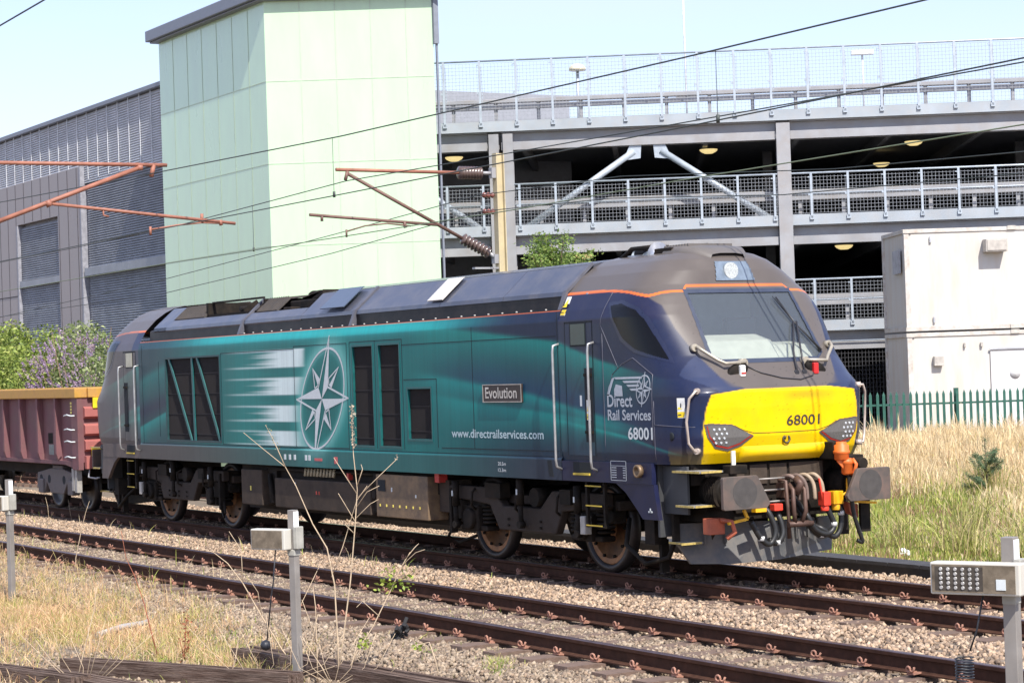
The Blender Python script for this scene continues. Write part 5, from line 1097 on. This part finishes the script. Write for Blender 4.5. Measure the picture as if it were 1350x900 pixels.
wa=wire('upper support wire over the near track, rising from the left arm across the sky',[(-10,-3.78,5.75),(.03,-3.78,5.5),(6.35,-3.78,5.36),(9.84,-3.78,5.33),(13.49,-3.78,5.30),(16.81,-3.78,5.29)],.008)
wb=wire('contact wire above the near track held by the rusty left arm',[(-9.5,-3.78,4.66),(.03,-3.78,4.68),(6.3,-3.78,4.67),(13.45,-3.78,4.67),(18,-3.78,4.69)],.007)
wc=wire('upper support wire over the locomotive\'s track, hung from the brown arm by the cream mast',[(-14,-.0,5.35),(-8,0,5.40),(-1.28,0,5.57),(1.76,0,5.52),(5.15,0,5.47),(8.03,0,5.43),(13.9,0,5.36)],.008)
wd=wire('greenish contact wire just above the locomotive roof',[(-22,0,4.67),(-9.2,0,4.72),(-1.28,-.03,4.70),(3.96,0,4.70),(8,0,4.74),(14,0,4.75)],.008,WIREG)
wire('upper of two feeder wires fixed to the cream mast',[(-28.4,2.7,4.37),(-16.15,2.55,4.73),(-7.1,2.5,5.12),(-1.28,2.4,5.37),(2.8,2.5,5.30),(7.54,2.7,4.96),(11,2.7,4.83)],.0075)
wire('lower of two feeder wires fixed to the cream mast',[(-32,2.7,4.36),(-16.04,2.6,4.44),(-7.12,2.5,4.78),(-1.28,2.4,5.10),(2.5,2.5,5.0),(6.44,2.7,4.72),(11,2.7,4.58)],.0075)
dp=0
for x, y, a, b, par in ((6.1,-3.78,5.37,4.67,wa),(14.0,-3.78,5.3,4.67,wa),(-5,0,5.48,4.71,wc)):
    m=MB(); m.tube([(x,y,a),(x,y,b)],.0035,5); m.tube([(x,y,b-.02),(x,y,b+.05)],.018,6); m.build('dropper',WIRE,par)
# ================================================================ lineside posts with lamp boxes
PGR = mat('post_grey', (.27,.25,.23), .55, metal=.2, var=.15, scale=8, dirt=(.28,.24,.20), dirt_amt=.4)
BOXW = mat('box_white', (.56,.54,.48), .45, var=.1, dirt=(.45,.40,.33), dirt_amt=.4, dscale=8); FACE = mat('dirty_lens', (.15,.12,.085), .25, var=.45, scale=14, coat=.3, dirt=(.27,.22,.16), dirt_amt=.5, dscale=9)
L_ = Vector((.908,.418,0)).normalized(); N_ = Vector((.418,-.908,0)).normalized()
def lpost(x, y, z0, zt, bz, ln, label, leds=False, shift=-.19, w=.036):
    t = thing('trackside_post', label, 'trackside post', (x,y,z0), group='lineside posts with grey lamp boxes')
    Mx = Matrix((L_, -N_, Vector((0,0,1)))).transposed(); c = Vector((x,y,0))
    m = MB(); m.obox(c+Vector((0,0,(z0-.3+zt)/2)), (w, w, (zt-z0+.3)/2), Mx); m.build('post', PGR, t, bevel=.004)
    m = MB(); m.obox(c+L_*(w+.002)+Vector((0,0,zt-.115)), (.002, w*.95, .10), Mx); m.build('reflective_strip', mat('retro_white', (.88,.90,.92), .35, var=0), t)
    bc = c + N_*(w+.055) + L_*shift + Vector((0,0,bz))
    m = MB(); m.obox(bc, (ln/2, .052, .098), Mx); b = m.build('lamp_box', BOXW, t, bevel=.01)
    m = MB(); m.obox(bc+N_*.053-L_*.008, (ln/2-.022, .003, .084), Mx); m.build('lens', FACE, b)
    m = MB(); m.obox(c+L_*.06+Vector((0,0,bz+.01)), (.025,.05,.105), Mx); m.obox(c+Vector((0,0,bz-.13)),(.045,.045,.03),Mx); m.build('bracket', mat('bracket_grey', (.36,.35,.31), .5), t, bevel=.008)
    if leds:
        m = MB()
        for i in range(6):
            for j in range(5): p = bc+N_*.057+L_*(-.215+i*.047)+Vector((0,0,-.055+j*.028)); m.cyl(p, p+N_*.006, .0125, .010, 8)
        m.build('led', mat('led_grey', (.48,.47,.45), .3, metal=.3), b)
        m = MB(); m.obox(bc+N_*.0585+L_*.17-Vector((0,0,.03)), (.03,.002,.032), Mx); m.build('label', WH, b)
        m = MB(); m.obox(bc+N_*.0562+L_*(-.10), (.155,.001,.073), Mx); m.build('dark_panel', mat('dark_lens', (.07,.06,.05), .2, var=.3, scale=20), b)
    return t
lpost(1.33,-6.4,-.31,1.28,.97,.40,'leftmost trackside post, its pale box cut by the left frame edge', shift=-.16)
t2=lpost(11.04,-6.70,-.36,1.27,1.0,.42,'middle trackside post with dirty grey box, in front of the locomotive', shift=-.20)
t3=lpost(19.95,-6.02,-.36,1.41,1.165,.58,'largest and nearest trackside post with rows of round lamps in its box, at right', True, shift=-.17, w=.041)
m=MB(); c=Vector((11.0,-6.82,0)); m.tube([c+L_*-.06+Vector((0,0,.9)),c+L_*-.10+Vector((0,0,.6)),c+L_*-.14+Vector((0,0,.42)),c+L_*-.20+Vector((0,0,.05))],.007,5); p=c+L_*-.22+Vector((0,0,.0)); m.lathe(p,[(.01,-.05),(.045,-.03),(.055,.0),(.04,.035),(.01,.05)],12); m.build('cable', mat('cable_black', (.02,.022,.028), .4), t2)
c=Vector((19.93,-6.1,0)); cp_=[c+L_*-.10+Vector((0,0,1.07)),c+L_*-.15+Vector((0,0,.85)),c+L_*-.20+Vector((0,0,.72))]
m=MB(); m.tube(cp_,.006,5); pc=c+L_*-.24+Vector((0,0,.68)); m.tube([pc+Vector((.055*math.cos(a),.055*math.sin(a),-.0028*a)) for a in np.arange(0,50,.45)],.0045,5); m.build('coiled_cable', mat('cable_black', None), t3)
# ================================================================ timbers and debris
def gp(x, y, z=-.35):
    v = cam_d + cam_r*((x-675)/FPX) - cam_u*((y-450)/FPX); return CAMP + v*((z-CAMP.z)/v.z)
WD = mat('old_timber', (.085,.055,.042), .9, spec=.15, var=.4, scale=3, stretch=(.6,9,9), bump=.5, bscale=12, dirt=(.30,.23,.19), dirt_amt=.6, dscale=5)
def timber(a, b, w, h, label, z=-.33, tilt=0):
    a=gp(*a,z); b=gp(*b,z); a.z=b.z=0; d=b-a; l=d.length; ang_=math.atan2(d.y,d.x); c=(a+b)/2
    m=MB(); 
    for k in range(5):
        y0=-w/2+w*k/5; m.box(-l/2+random.uniform(0,.06), l/2-random.uniform(0,.06), y0+.002, y0+w/5-.003, 0, h-random.uniform(0,.025))
    o=m.build('timber_beam', WD, org=(0,0,0)); o.location=(c.x,c.y,z-.04); o.rotation_euler=(R(tilt),R(random.uniform(-.5,.5)),ang_); tag(o,label,'timber', 'old timbers lying in the foreground'); return o
timber((88,880),(395,905),.24,.17,'long dark cracked timber lying left of the middle post foot')
timber((318,868),(640,925),.25,.17,'weathered timber with pale top right of the middle post foot')
timber((-60,880),(110,905),.22,.14,'dark timber end poking in at the bottom left corner')
timber((60,893),(260,925),.20,.12,'splintered timber in the bottom left, below the long dark one',tilt=6)
timber((24,785),(108,806),.20,.08,'short half buried plank in the dry grass near the left post')
m=MB(); m.tube([gp(128,840)+Vector((0,0,.03)),gp(160,833)+Vector((0,0,.06)),gp(190,828)+Vector((0,0,.06)),gp(212,815)+Vector((0,0,.03))],.035,8); o=m.build('hose', mat('pale_hose2', (.36,.34,.33), .7, var=.2), org=tuple(gp(170,832))); tag(o,'short pale grey hose lying in the dry grass','hose')
m=MB(); c=gp(525,862)
for k in range(34): h_=random.uniform(.0,1); p=c+Vector((-.10+.20*h_+random.uniform(-.05,.05),random.uniform(-.06,.06),random.uniform(.03,.16)+.16*h_)); Mr=Matrix.Rotation(random.uniform(0,6),3,Vector((random.random(),random.random(),random.random()+.1)).normalized()); m.obox(p,(random.uniform(.015,.04),random.uniform(.01,.03),random.uniform(.008,.02)),Mr)
m.tube([c,c+Vector((.05,.0,.2)),c+Vector((.12,.05,.38))],.02,6); o=m.build('charred_stump', mat('charred', (.018,.017,.018), .8, var=.4), org=tuple(c)); tag(o,'small black charred stump right of the tall dry weed','stump')
m=MB(); c=Vector((7.2,3.9,-.15)); m.lathe(c,[(.02,0),(.07,.03),(.05,.08),(.02,.11)],5,'z',False); m.lathe(c+Vector((.05,.03,0)),[(.01,0),(.05,.02),(.04,.07),(.01,.09)],4,'z',False); o=m.build('litter', mat('litter_white', (.75,.78,.80), .5), org=tuple(c)); tag(o,'crumpled white litter in the grass behind the locomotive front','litter')
# ================================================================ vegetation
LEAF = mat('plant_leaf', None, .6, var=.2, scale=30, vcol=True)
_t = LEAF.node_tree; _b = _t.nodes['Principled BSDF']; _o = [n for n in _t.nodes if n.type == 'OUTPUT_MATERIAL'][0]; _tr = _t.nodes.new('ShaderNodeBsdfTranslucent'); _m = _t.nodes.new('ShaderNodeMixShader'); _m.inputs[0].default_value = .38
_src = _b.inputs['Base Color'].links[0].from_socket; _t.links.new(_src, _tr.inputs[0]); _t.links.new(_b.outputs[0], _m.inputs[1]); _t.links.new(_tr.outputs[0], _m.inputs[2]); _t.links.new(_m.outputs[0], _o.inputs[0])
def blades(name, pos, h, wd, cols, seed, bend=.35, head=False):
    r=np.random.default_rng(seed); n=len(pos); a=r.uniform(0,2*np.pi,n); lean=r.normal(0,bend,n)*h; la=r.uniform(0,2*np.pi,n)
    dx=np.cos(a)*wd/2; dy=np.sin(a)*wd/2; lx=np.cos(la)*lean; ly=np.sin(la)*lean
    def P(t,ww): return np.stack([pos[:,0]+lx*t*t+dx*ww, pos[:,1]+ly*t*t+dy*ww, pos[:,2]+h*t*(1-.15*np.abs(lean/h)*t)],-1)
    V=np.stack([P(0,-1),P(0,1),P(.55,-.8),P(.55,.8),P(.8,-1.1 if head else -.5),P(.8,1.1 if head else .5),P(1,0)],1)
    b=(np.arange(n)*7)[:,None]; Q=np.concatenate([b+np.array([0,1,3,2]),b+np.array([2,3,5,4])]); T=b+np.array([4,5,6])
    return npmesh(name, V.reshape(-1,3), [Q,T], LEAF, np.repeat(cols,7,0))
def pick(pal, n, r, j=.25): p=np.array(pal); return p[r.integers(0,len(p),n)]*r.uniform(1-j,1+j,(n,1))
STRAW=[(.84,.68,.42),(.76,.60,.35),(.90,.76,.50),(.64,.50,.28),(.78,.64,.40)]; GREEN=[(.30,.38,.07),(.42,.46,.10),(.22,.30,.06),(.56,.54,.16)]; BROWN=[(.38,.22,.14),(.46,.30,.19)]
r=np.random.default_rng(11); n=700000; X=r.uniform(-22,25,n); Y=r.uniform(3.15,23,n); Z=gz(X,Y)-.03; q=project(np.stack([X,Y,Z],-1))
k=(q[:,0]>980)&(q[:,0]<1850)&(q[:,1]<800)&((Y>3.5)|(r.random(n)<.5)); X,Y,Z=X[k],Y[k],Z[k]; q=q[k]; n=len(X)
nz=np.sin(X*1.3+1.7*np.sin(Y*.9))*.5+np.sin(Y*1.1+X*.6)*.5+np.sin(X*3.1+Y*2.3)*.3
sf=sstep(5.2,12.5,Y+1.2*nz); pt=np.sin(X*.9+1.3*np.sin(Y*.55+X*.3))*np.sin(Y*.8+X*.45); isstraw=r.random(n)<np.clip(.16+.78*sf-.30*(pt>.45)*(1-.6*sf)+.2*(pt<-.5),.05,.98); cols=np.where(isstraw[:,None],pick(STRAW,n,r),pick(GREEN,n,r)); br=(r.random(n)<.10*(1-sf)+.45*(np.sin(X*1.9+Y)*np.sin(Y*1.4-X*.8)>.55)*(1-sf*.8)); cols[br]=pick(BROWN,br.sum(),r)
h=np.where(isstraw, r.uniform(.35,.80,n)*(.45+.55*sf), r.uniform(.18,.45,n)*(.8+.4*sf))*(.75+.25*sstep(3.2,5,Y))
fenced=(Y-16.71)*math.cos(fa)-(X+9.32)*math.sin(fa); cl_=np.sin(X*2.9+Y*.7)*np.sin(Y*3.3-X*1.1); h=h*(.82+.30*cl_+.22*np.sin(X*6.1+Y*2)*np.sin(Y*7.3))*np.where(r.random(n)<.03,1.45,1.0); cols=cols*(1-.18*(cl_<-.3))[:,None]
h=np.where(fenced>-3.2,h*.22,h*.78); kk=fenced<3
o=blades('field_grass',np.stack([X,Y,Z],-1)[kk],h[kk],r.uniform(.007,.016,n)[kk],cols[kk],5,.3,True); tag(o,'tall straw coloured grass turning green towards the track, in front of the fence',kind='stuff')
# foreground dry grass
def scatter_px(n, boxes, r):
    out=[]
    for (x0,x1,y0,y1,wt) in boxes:
        c=int(n*wt); x=r.normal((x0+x1)/2,(x1-x0)/3.6,c); y=r.normal((y0+y1)/2,(y1-y0)/3.6,c)
        out += [tuple(gp(a,b,-.33)) for a,b in zip(x,y)]
    P=np.array(out); P[:,2]=gz(P[:,0],P[:,1])-.01; return P
r=np.random.default_rng(21)
P=scatter_px(1750,[(-60,140,765,850,.46),(60,230,790,860,.24),(170,310,815,870,.13),(-60,60,705,780,.12),(-40,90,850,905,.03),(260,400,850,895,.06)],r); P=np.repeat(P,12,0)+r.normal(size=(len(P)*12,3))*np.array([.035,.035,0]); n=len(P); st=(r.random(n)+.25*np.sin(P[:,0]*2.3)*np.sin(P[:,1]*3.1))<.72
o=blades('dry_grass',P,r.uniform(.05,.21,n)*np.where(r.random(n)<.04,1.9,1),r.uniform(.003,.0065,n),np.where(st[:,None],pick([(.82,.56,.31),(.72,.48,.26),(.86,.62,.37),(.60,.36,.20),(.76,.58,.34)],n,r),pick([(.48,.46,.12),(.36,.38,.09),(.58,.50,.18)],n,r)),22,.75,True); tag(o,'thin dry straw grass over the foreground at lower left',kind='stuff')
P=scatter_px(2600,[(150,330,830,885,.5),(255,330,845,875,.3),(430,700,800,890,.12),(640,680,885,905,.08)],r); n=len(P)
o=blades('green_weeds',P,r.uniform(.03,.12,n),r.uniform(.006,.014,n),pick([(.34,.40,.09),(.46,.46,.13),(.26,.34,.08),(.62,.50,.24)],n,r),23,.8); tag(o,'low green weeds among the foreground stones',kind='stuff')
P=np.stack([r.uniform(-14,4,260),r.choice([-2.6,-5.2,-1.6,-3.7],260)+r.normal(0,.15,260),np.full(260,-.2)],-1)
o=blades('track_weeds',P,r.uniform(.08,.3,260),r.uniform(.008,.014,260),pick(STRAW+GREEN,260,r),24,.5); tag(o,'sparse weeds growing between the rails',kind='stuff')
def leaves(name, C, size, cols, seed, parent=None, asp=.45, up=0):
    r=np.random.default_rng(seed); n=len(C); d=r.normal(size=(n,3)); d[:,2]=d[:,2]*.6+up; d/=np.linalg.norm(d,axis=1)[:,None]; e=np.cross(d,r.normal(size=(n,3))); e/=np.linalg.norm(e,axis=1)[:,None]
    s=(size*r.uniform(.6,1.3,n))[:,None]; nn=np.cross(d,e)*.12
    V=np.stack([C-d*s*.5,C+e*s*asp*.5+nn*s,C+d*s*.5,C-e*s*asp*.5+nn*s],1); F=np.arange(n*4).reshape(n,4)
    return npmesh(name,V.reshape(-1,3),F,LEAF,np.repeat(cols,4,0),parent=parent)
def blob(n, c, rad, r, lob=7):
    cs=[np.array(c)+np.array(rad)*r.uniform(-.62,.62,3) for _ in range(lob)]; out=[]
    for q_ in cs:
        k=n//lob; v=r.normal(size=(k,3)); v/=np.linalg.norm(v,axis=1)[:,None]; rr=r.uniform(.35,1.0,(k,1))**.6; out.append(q_+v*rr*np.array(rad)*r.uniform(.42,.62))
    return np.concatenate(out)
STEM=mat('stem_brown', (.16,.11,.07), .85, var=.3)
def shrub(label, c, rad, n, pal, seed, size=.11, flowers=0, name='shrub', lob=9):
    r=np.random.default_rng(seed); t=thing(name,label,'shrub',(c[0],c[1],gz(c[0],c[1]).item()),group='shrubs growing behind the red wagon')
    cc=(c[0],c[1],c[2]); P=blob(n,cc,rad,r,lob); P[:,2]=np.maximum(P[:,2],.1)
    cl=pick(pal,len(P),r,.35); leaves('foliage',P,size,cl,seed,t)
    # upright shoots
    m=MB(); 
    for k in range(10):
        a=r.uniform(0,6.28); m.tube([(c[0]+.2*math.cos(a),c[1]+.2*math.sin(a),0),(c[0]+rad[0]*.4*math.cos(a),c[1]+rad[1]*.4*math.sin(a),c[2]*.6),(c[0]+rad[0]*.75*math.cos(a),c[1]+rad[1]*.75*math.sin(a),c[2]+rad[2]*r.uniform(.3,.9))],[.04,.025,.008],5)
    m.build('stem',STEM,t)
    if flowers:
        S=[];cols=[]
        for k in range(flowers):
            v=r.normal(size=3); v/=np.linalg.norm(v); v[2]=abs(v[2])*.9-.1; v[1]=-abs(v[1]); b=np.array(cc)+v*np.array(rad)*r.uniform(.7,1.12); d=np.array([v[0]*.5,v[1]*.5,.7]); d/=np.linalg.norm(d)
            L=r.uniform(.14,.30); j=26; tt=r.uniform(0,1,j)[:,None]; S.append(b+d*tt*L+r.normal(size=(j,3))*.022*(1.2-tt)); cols.append(np.tile(np.array([(.44,.30,.48),(.54,.40,.56),(.38,.26,.40),(.54,.40,.44)][r.integers(0,4)]),(j,1)))
        leaves('flower_spike',np.concatenate(S),.045,np.concatenate(cols),seed+1,t,.8)
    return t
LG=[(.28,.36,.07),(.34,.42,.09),(.20,.28,.06),(.44,.48,.14),(.13,.19,.04)]; LB=[(.28,.34,.13),(.36,.41,.18),(.20,.26,.09),(.42,.46,.24),(.13,.18,.06)]; LY=[(.34,.36,.06),(.28,.32,.06),(.40,.38,.08)]
shrub('tall bright green bush at the far left behind the wagon',(-34.6,5.0,2.6),(2.6,1.3,1.75),13000,LG,31,.13,0)
shrub('leafy green bush with a tall shoot between the far left bush and the purple one',(-31.2,4.8,2.3),(1.9,1.2,1.75),11000,LG,32,.12,0)
shrub('buddleia full of purple flower spikes, nearest the locomotive cab',(-27.8,4.8,2.45),(3.4,1.3,1.75),19000,LB,33,.12,190,'buddleia')
shrub('smaller purple flowered buddleia partly hidden behind the locomotive cab',(-24.3,4.4,1.8),(1.7,1.2,1.5),9000,LB,34,.11,60,'buddleia')
shrub('low yellowish bush just above the wagon edge at far left',(-31.0,3.2,1.6),(1.6,.6,.95),5000,LY,35,.10,0)
# sapling top behind the locomotive
t=thing('sapling_tree','young light green tree whose top shows above the locomotive roof','tree',(-8.2,8.0,gz(-8.2,8.0).item()))
m=MB(); m.tube([(-8.2,8,.2),(-8.25,8,2.5),(-8.15,8,4.0)],[.07,.05,.03],8); m.build('trunk',STEM,t)
m=MB(); LP=[]; r=np.random.default_rng(41)
for k in range(26):
    a=r.uniform(0,6.28); rr=r.uniform(.2,1.45); zt=r.uniform(4.5,5.35)-.32*abs(rr-.3); b=(-8.2+r.uniform(-.1,.1),8,r.uniform(2.6,3.9)); e=(-8.2+math.cos(a)*rr,8+math.sin(a)*rr*.7,zt); md=tuple((b[i]+e[i])/2+(0,0,.15)[i] for i in range(3)); m.tube([b,md,e],[.018,.012,.005],5)
    for s_ in np.linspace(.35,1.03,16):
        c=np.array(b)*(1-s_)+np.array(e)*s_+np.array([0,0,.15*4*s_*(1-s_)]); LP.append(c+r.normal(size=(16,3))*np.array([.12,.12,.06]))
m.build('branch',STEM,t); LP=np.concatenate(LP); leaves('crown',LP,.085,pick([(.15,.24,.05),(.22,.32,.07),(.11,.18,.04),(.30,.38,.10)],len(LP),r,.3),42,t,.5)
# spruce like weed in the field
t=thing('conifer_seedling','small dark blue green conifer like seedling standing in the straw grass','plant',(2.68,9.52,gz(2.68,9.52).item()))
m=MB(); z0=gz(2.68,9.52).item(); top=z0+1.0; m.tube([(2.68,9.52,z0),(2.70,9.5,top)],[.02,.006],6); NP=[]
r=np.random.default_rng(43); brs=[((2.69,9.51,z0+.1),(2.70,9.5,top))]
for k in range(11):
    a=r.uniform(0,6.28); zb=z0+.15+.60*k/11; L=.62*(1-.5*k/15)*r.uniform(.6,1.1); b=(2.69,9.51,zb); e=(2.69+L*math.cos(a),9.51+L*math.sin(a),zb+L*r.uniform(.25,.6)); m.tube([b,e],[.010,.004],5); brs.append((b,e))
m.build('stem',STEM,t)
for b,e in brs:
    for s_ in np.linspace(.25,1,14): c=np.array(b)*(1-s_)+np.array(e)*s_; NP.append(c+r.normal(size=(22,3))*.024)
NP=np.concatenate(NP); leaves('needles',NP,.06,pick([(.13,.21,.11),(.18,.27,.14),(.10,.16,.08)],len(NP),r),44,t,.14,.5)
# lush tufts in the verge
r=np.random.default_rng(61); T=[]
for (tx,ty,nn_) in ((6.6,4.3,150),(7.6,4.6,170),(5.2,4.2,110),(8.6,5.2,130),(3.6,5.6,120),(2.6,9.6,160),(5.8,6.4,110),(9.2,4.1,120),(1.2,7.6,120),(7.0,8.0,130)):
    T.append(np.stack([tx+r.normal(0,.16,nn_),ty+r.normal(0,.16,nn_),np.full(nn_,gz(tx,ty).item()-.02)],-1))
P=np.concatenate(T); n=len(P)
o=blades('grass_tuft',P,r.uniform(.35,.85,n),r.uniform(.010,.02,n),pick([(.36,.38,.10),(.46,.46,.14),(.26,.31,.08),(.64,.55,.26),(.56,.44,.24)],n,r),62,.55); tag(o,'brighter green tufts standing out of the verge grass beyond the cable trough',kind='stuff')
# dry stalks in the foreground
DRY=mat('dry_stalk', (.52,.40,.27), .85, var=.25, scale=12); RED=mat('red_stalk', (.33,.11,.06), .8, var=.3)
def at(x,y,dep): return CAMP + (cam_d + cam_r*((x-675)/FPX) - cam_u*((y-450)/FPX))*dep
def stalk(label, lines, dep, mt=DRY, r0=.0085, name='dry_stalk', heads=(), cat='dry weed'):
    base=gp(*lines[0][0],-.37); base_d=(base-CAMP).dot(cam_d); t=thing(name,label,cat,tuple(base)); rnd=random.Random(len(lines)*7+int(lines[0][0][0]))
    for li,pts in enumerate(lines):
        n=len(pts); P=[at(x,y,base_d+ (0 if li==0 else rnd.uniform(-.12,.12)*k/max(1,n-1)) ) for k,(x,y) in enumerate(pts)]
        if li==0: P[0]=base
        m=MB(); m.tube(P,[max(.0025,r0*(1-.75*k/max(1,n-1))*(1 if li==0 else .62)) for k in range(n)],5); m.build('stem' if li==0 else 'twig',mt,t)
    for (x0,y0,x1,y1,rad,nn,col,sz) in heads:
        q=[np.array(at(x0+(x1-x0)*s_,y0+(y1-y0)*s_,base_d))+rnd_.normal(size=3)*rad for s_ in np.linspace(0,1,nn)]; leaves('seed_head',np.array(q),sz,pick(col,nn,rnd_),int(x0),t,.6)
    return t
rnd_=np.random.default_rng(51)
SH=[(.50,.42,.30),(.42,.34,.25),(.58,.50,.38)]; YG=[(.34,.42,.06),(.26,.36,.05),(.42,.48,.10)]
stalk('tallest dry stalk, spiked seed head in front of the dark engine grille',[[(444,900),(452,845),(462,765),(468,695),(471,645),(466,600),(464,560),(464,533)],[(470,690),(455,665),(446,650)],[(470,682),(488,664),(499,658)],[(470,650),(452,622),(440,603)],[(471,656),(497,630),(524,604)],[(467,703),(455,691)],[(471,640),(478,618),(476,612)],[(470,668),(484,648),(500,640)]],0,heads=[(466,588,464,533,.012,110,SH,.022),(520,606,524,602,.01,12,SH,.02)])
stalk('long bent dry stalk arching left in front of the locomotive underframe',[[(447,900),(445,840),(441,770),(431,722),(412,690),(401,665),(390,640),(376,615),(345,590),(321,570)],[(437,760),(452,720),(470,660),(484,640)],[(376,615),(366,592),(358,575),(350,560)]],0,heads=[(366,590,352,560,.012,24,[(.30,.30,.16)],.022)])
stalk('leaning dry stalk with bright yellow green leaves beside the tallest one',[[(452,898),(470,860),(492,825),(514,780),(530,745),(541,727)],[(530,745),(548,728),(560,724)],[(536,735),(546,722),(552,716)],[(500,812),(478,792),(470,800)]],0,heads=[(500,772,542,764,.045,60,YG,.05),(505,762,520,748,.03,26,YG,.045),(478,850,484,845,.03,26,YG,.05)])
stalk('thin upright dry stalk right of the middle post',[[(419,900),(418,860),(416,800),(413,775)],[(418,850),(406,812),(398,790)],[(418,870),(428,840),(440,832)]],0)
stalk('long dry stalk curving down from upper left to the middle post foot',[[(404,898),(372,856),(345,812),(320,768),(300,742),(282,728),(264,722)],[(345,812),(340,780),(330,765)],[(372,856),(395,800),(420,748)],[(320,768),(318,725),(302,700)]],0)
stalk('thin reddish weed stem leaning over the grass left of centre',[[(209,868),(200,835),(190,795),(178,760),(166,735),(160,700)]],0,RED,.008)
stalk('slender dry stalk near the empty track at left',[[(98,770),(100,735),(107,700),(113,675),(118,660)],[(107,700),(116,690)]],0,r0=.008)
stalk('pair of dry twigs hanging over the wagon at the left edge',[[(3,660),(10,625),(25,600),(43,577)],[(10,625),(4,612),(-6,600)],[(22,650),(30,620),(33,605)]],0,r0=.009)
stalk('dry forked twig beside the far left post',[[(66,700),(63,668),(60,655)],[(96,695),(92,672),(90,658)]],0,r0=.007)
lines=[[(100,905),(110,860),(125,800),(127,772)]]
for k in range(9):
    x=60+k*14; lines.append([(100+k*3,905),(x+rnd_.uniform(-10,10),880-rnd_.uniform(0,20)),(x+(k-4)*9,845-rnd_.uniform(0,35))])
stalk('tangle of dry stalks at the bottom left over the timbers',lines,0,r0=.008)
lines=[[(300,905),(310,870),(318,820),(322,795)]]
for k in range(8): x=285+k*22; lines.append([(330+k*4,905),(x+10,875),(x+(k-3)*12,840-rnd_.uniform(0,35))])
stalk('tangle of dry stalks left of the middle post foot',lines,0,r0=.007)
lines=[[(438,905),(425,880),(405,850),(398,838)]]
for k in range(7): x=395+k*17; lines.append([(440,905),(x,880),(x+(k-3)*8,855-rnd_.uniform(0,30))])
stalk('spread of short dry stalks at the base of the tallest one',lines,0,r0=.007)
stalk('rust red dock weed standing in the dry grass',[[(243,872),(244,850),(245,825),(247,808)],[(243,865),(236,840)],[(245,860),(252,838)]],0,RED,.007,'dock_weed',[(244,870,247,812,.035,160,[(.38,.13,.06),(.30,.10,.05),(.45,.18,.09)],.03)],'weed')
stalk('small leafy green weed at the foot of the long dark timber',[[(212,890),(212,878),(210,870)]],0,mat('green_stem',(.2,.25,.06),.7),.005,'leafy_weed',[(200,882,224,872,.035,70,YG,.05)],'weed')
stalk('small yellow green weed right of the charred stump',[[(541,880),(541,866),(543,850)],[(541,870),(552,850),(566,846)]],0,mat('green_stem',None),.005,'leafy_weed',[(533,868,552,850,.03,60,YG,.05)],'weed')
stalk('bent dry twig right of the charred stump',[[(582,905),(574,870),(566,846),(548,850),(530,872),(500,900)]],0,r0=.007)
stalk('small pale weed in the stones right of the yellow green one',[[(567,885),(566,872),(562,862)]],0,mat('green_stem',None),.005,'leafy_weed',[(556,876,574,862,.03,36,[(.42,.45,.22),(.35,.40,.15)],.045)],'weed')
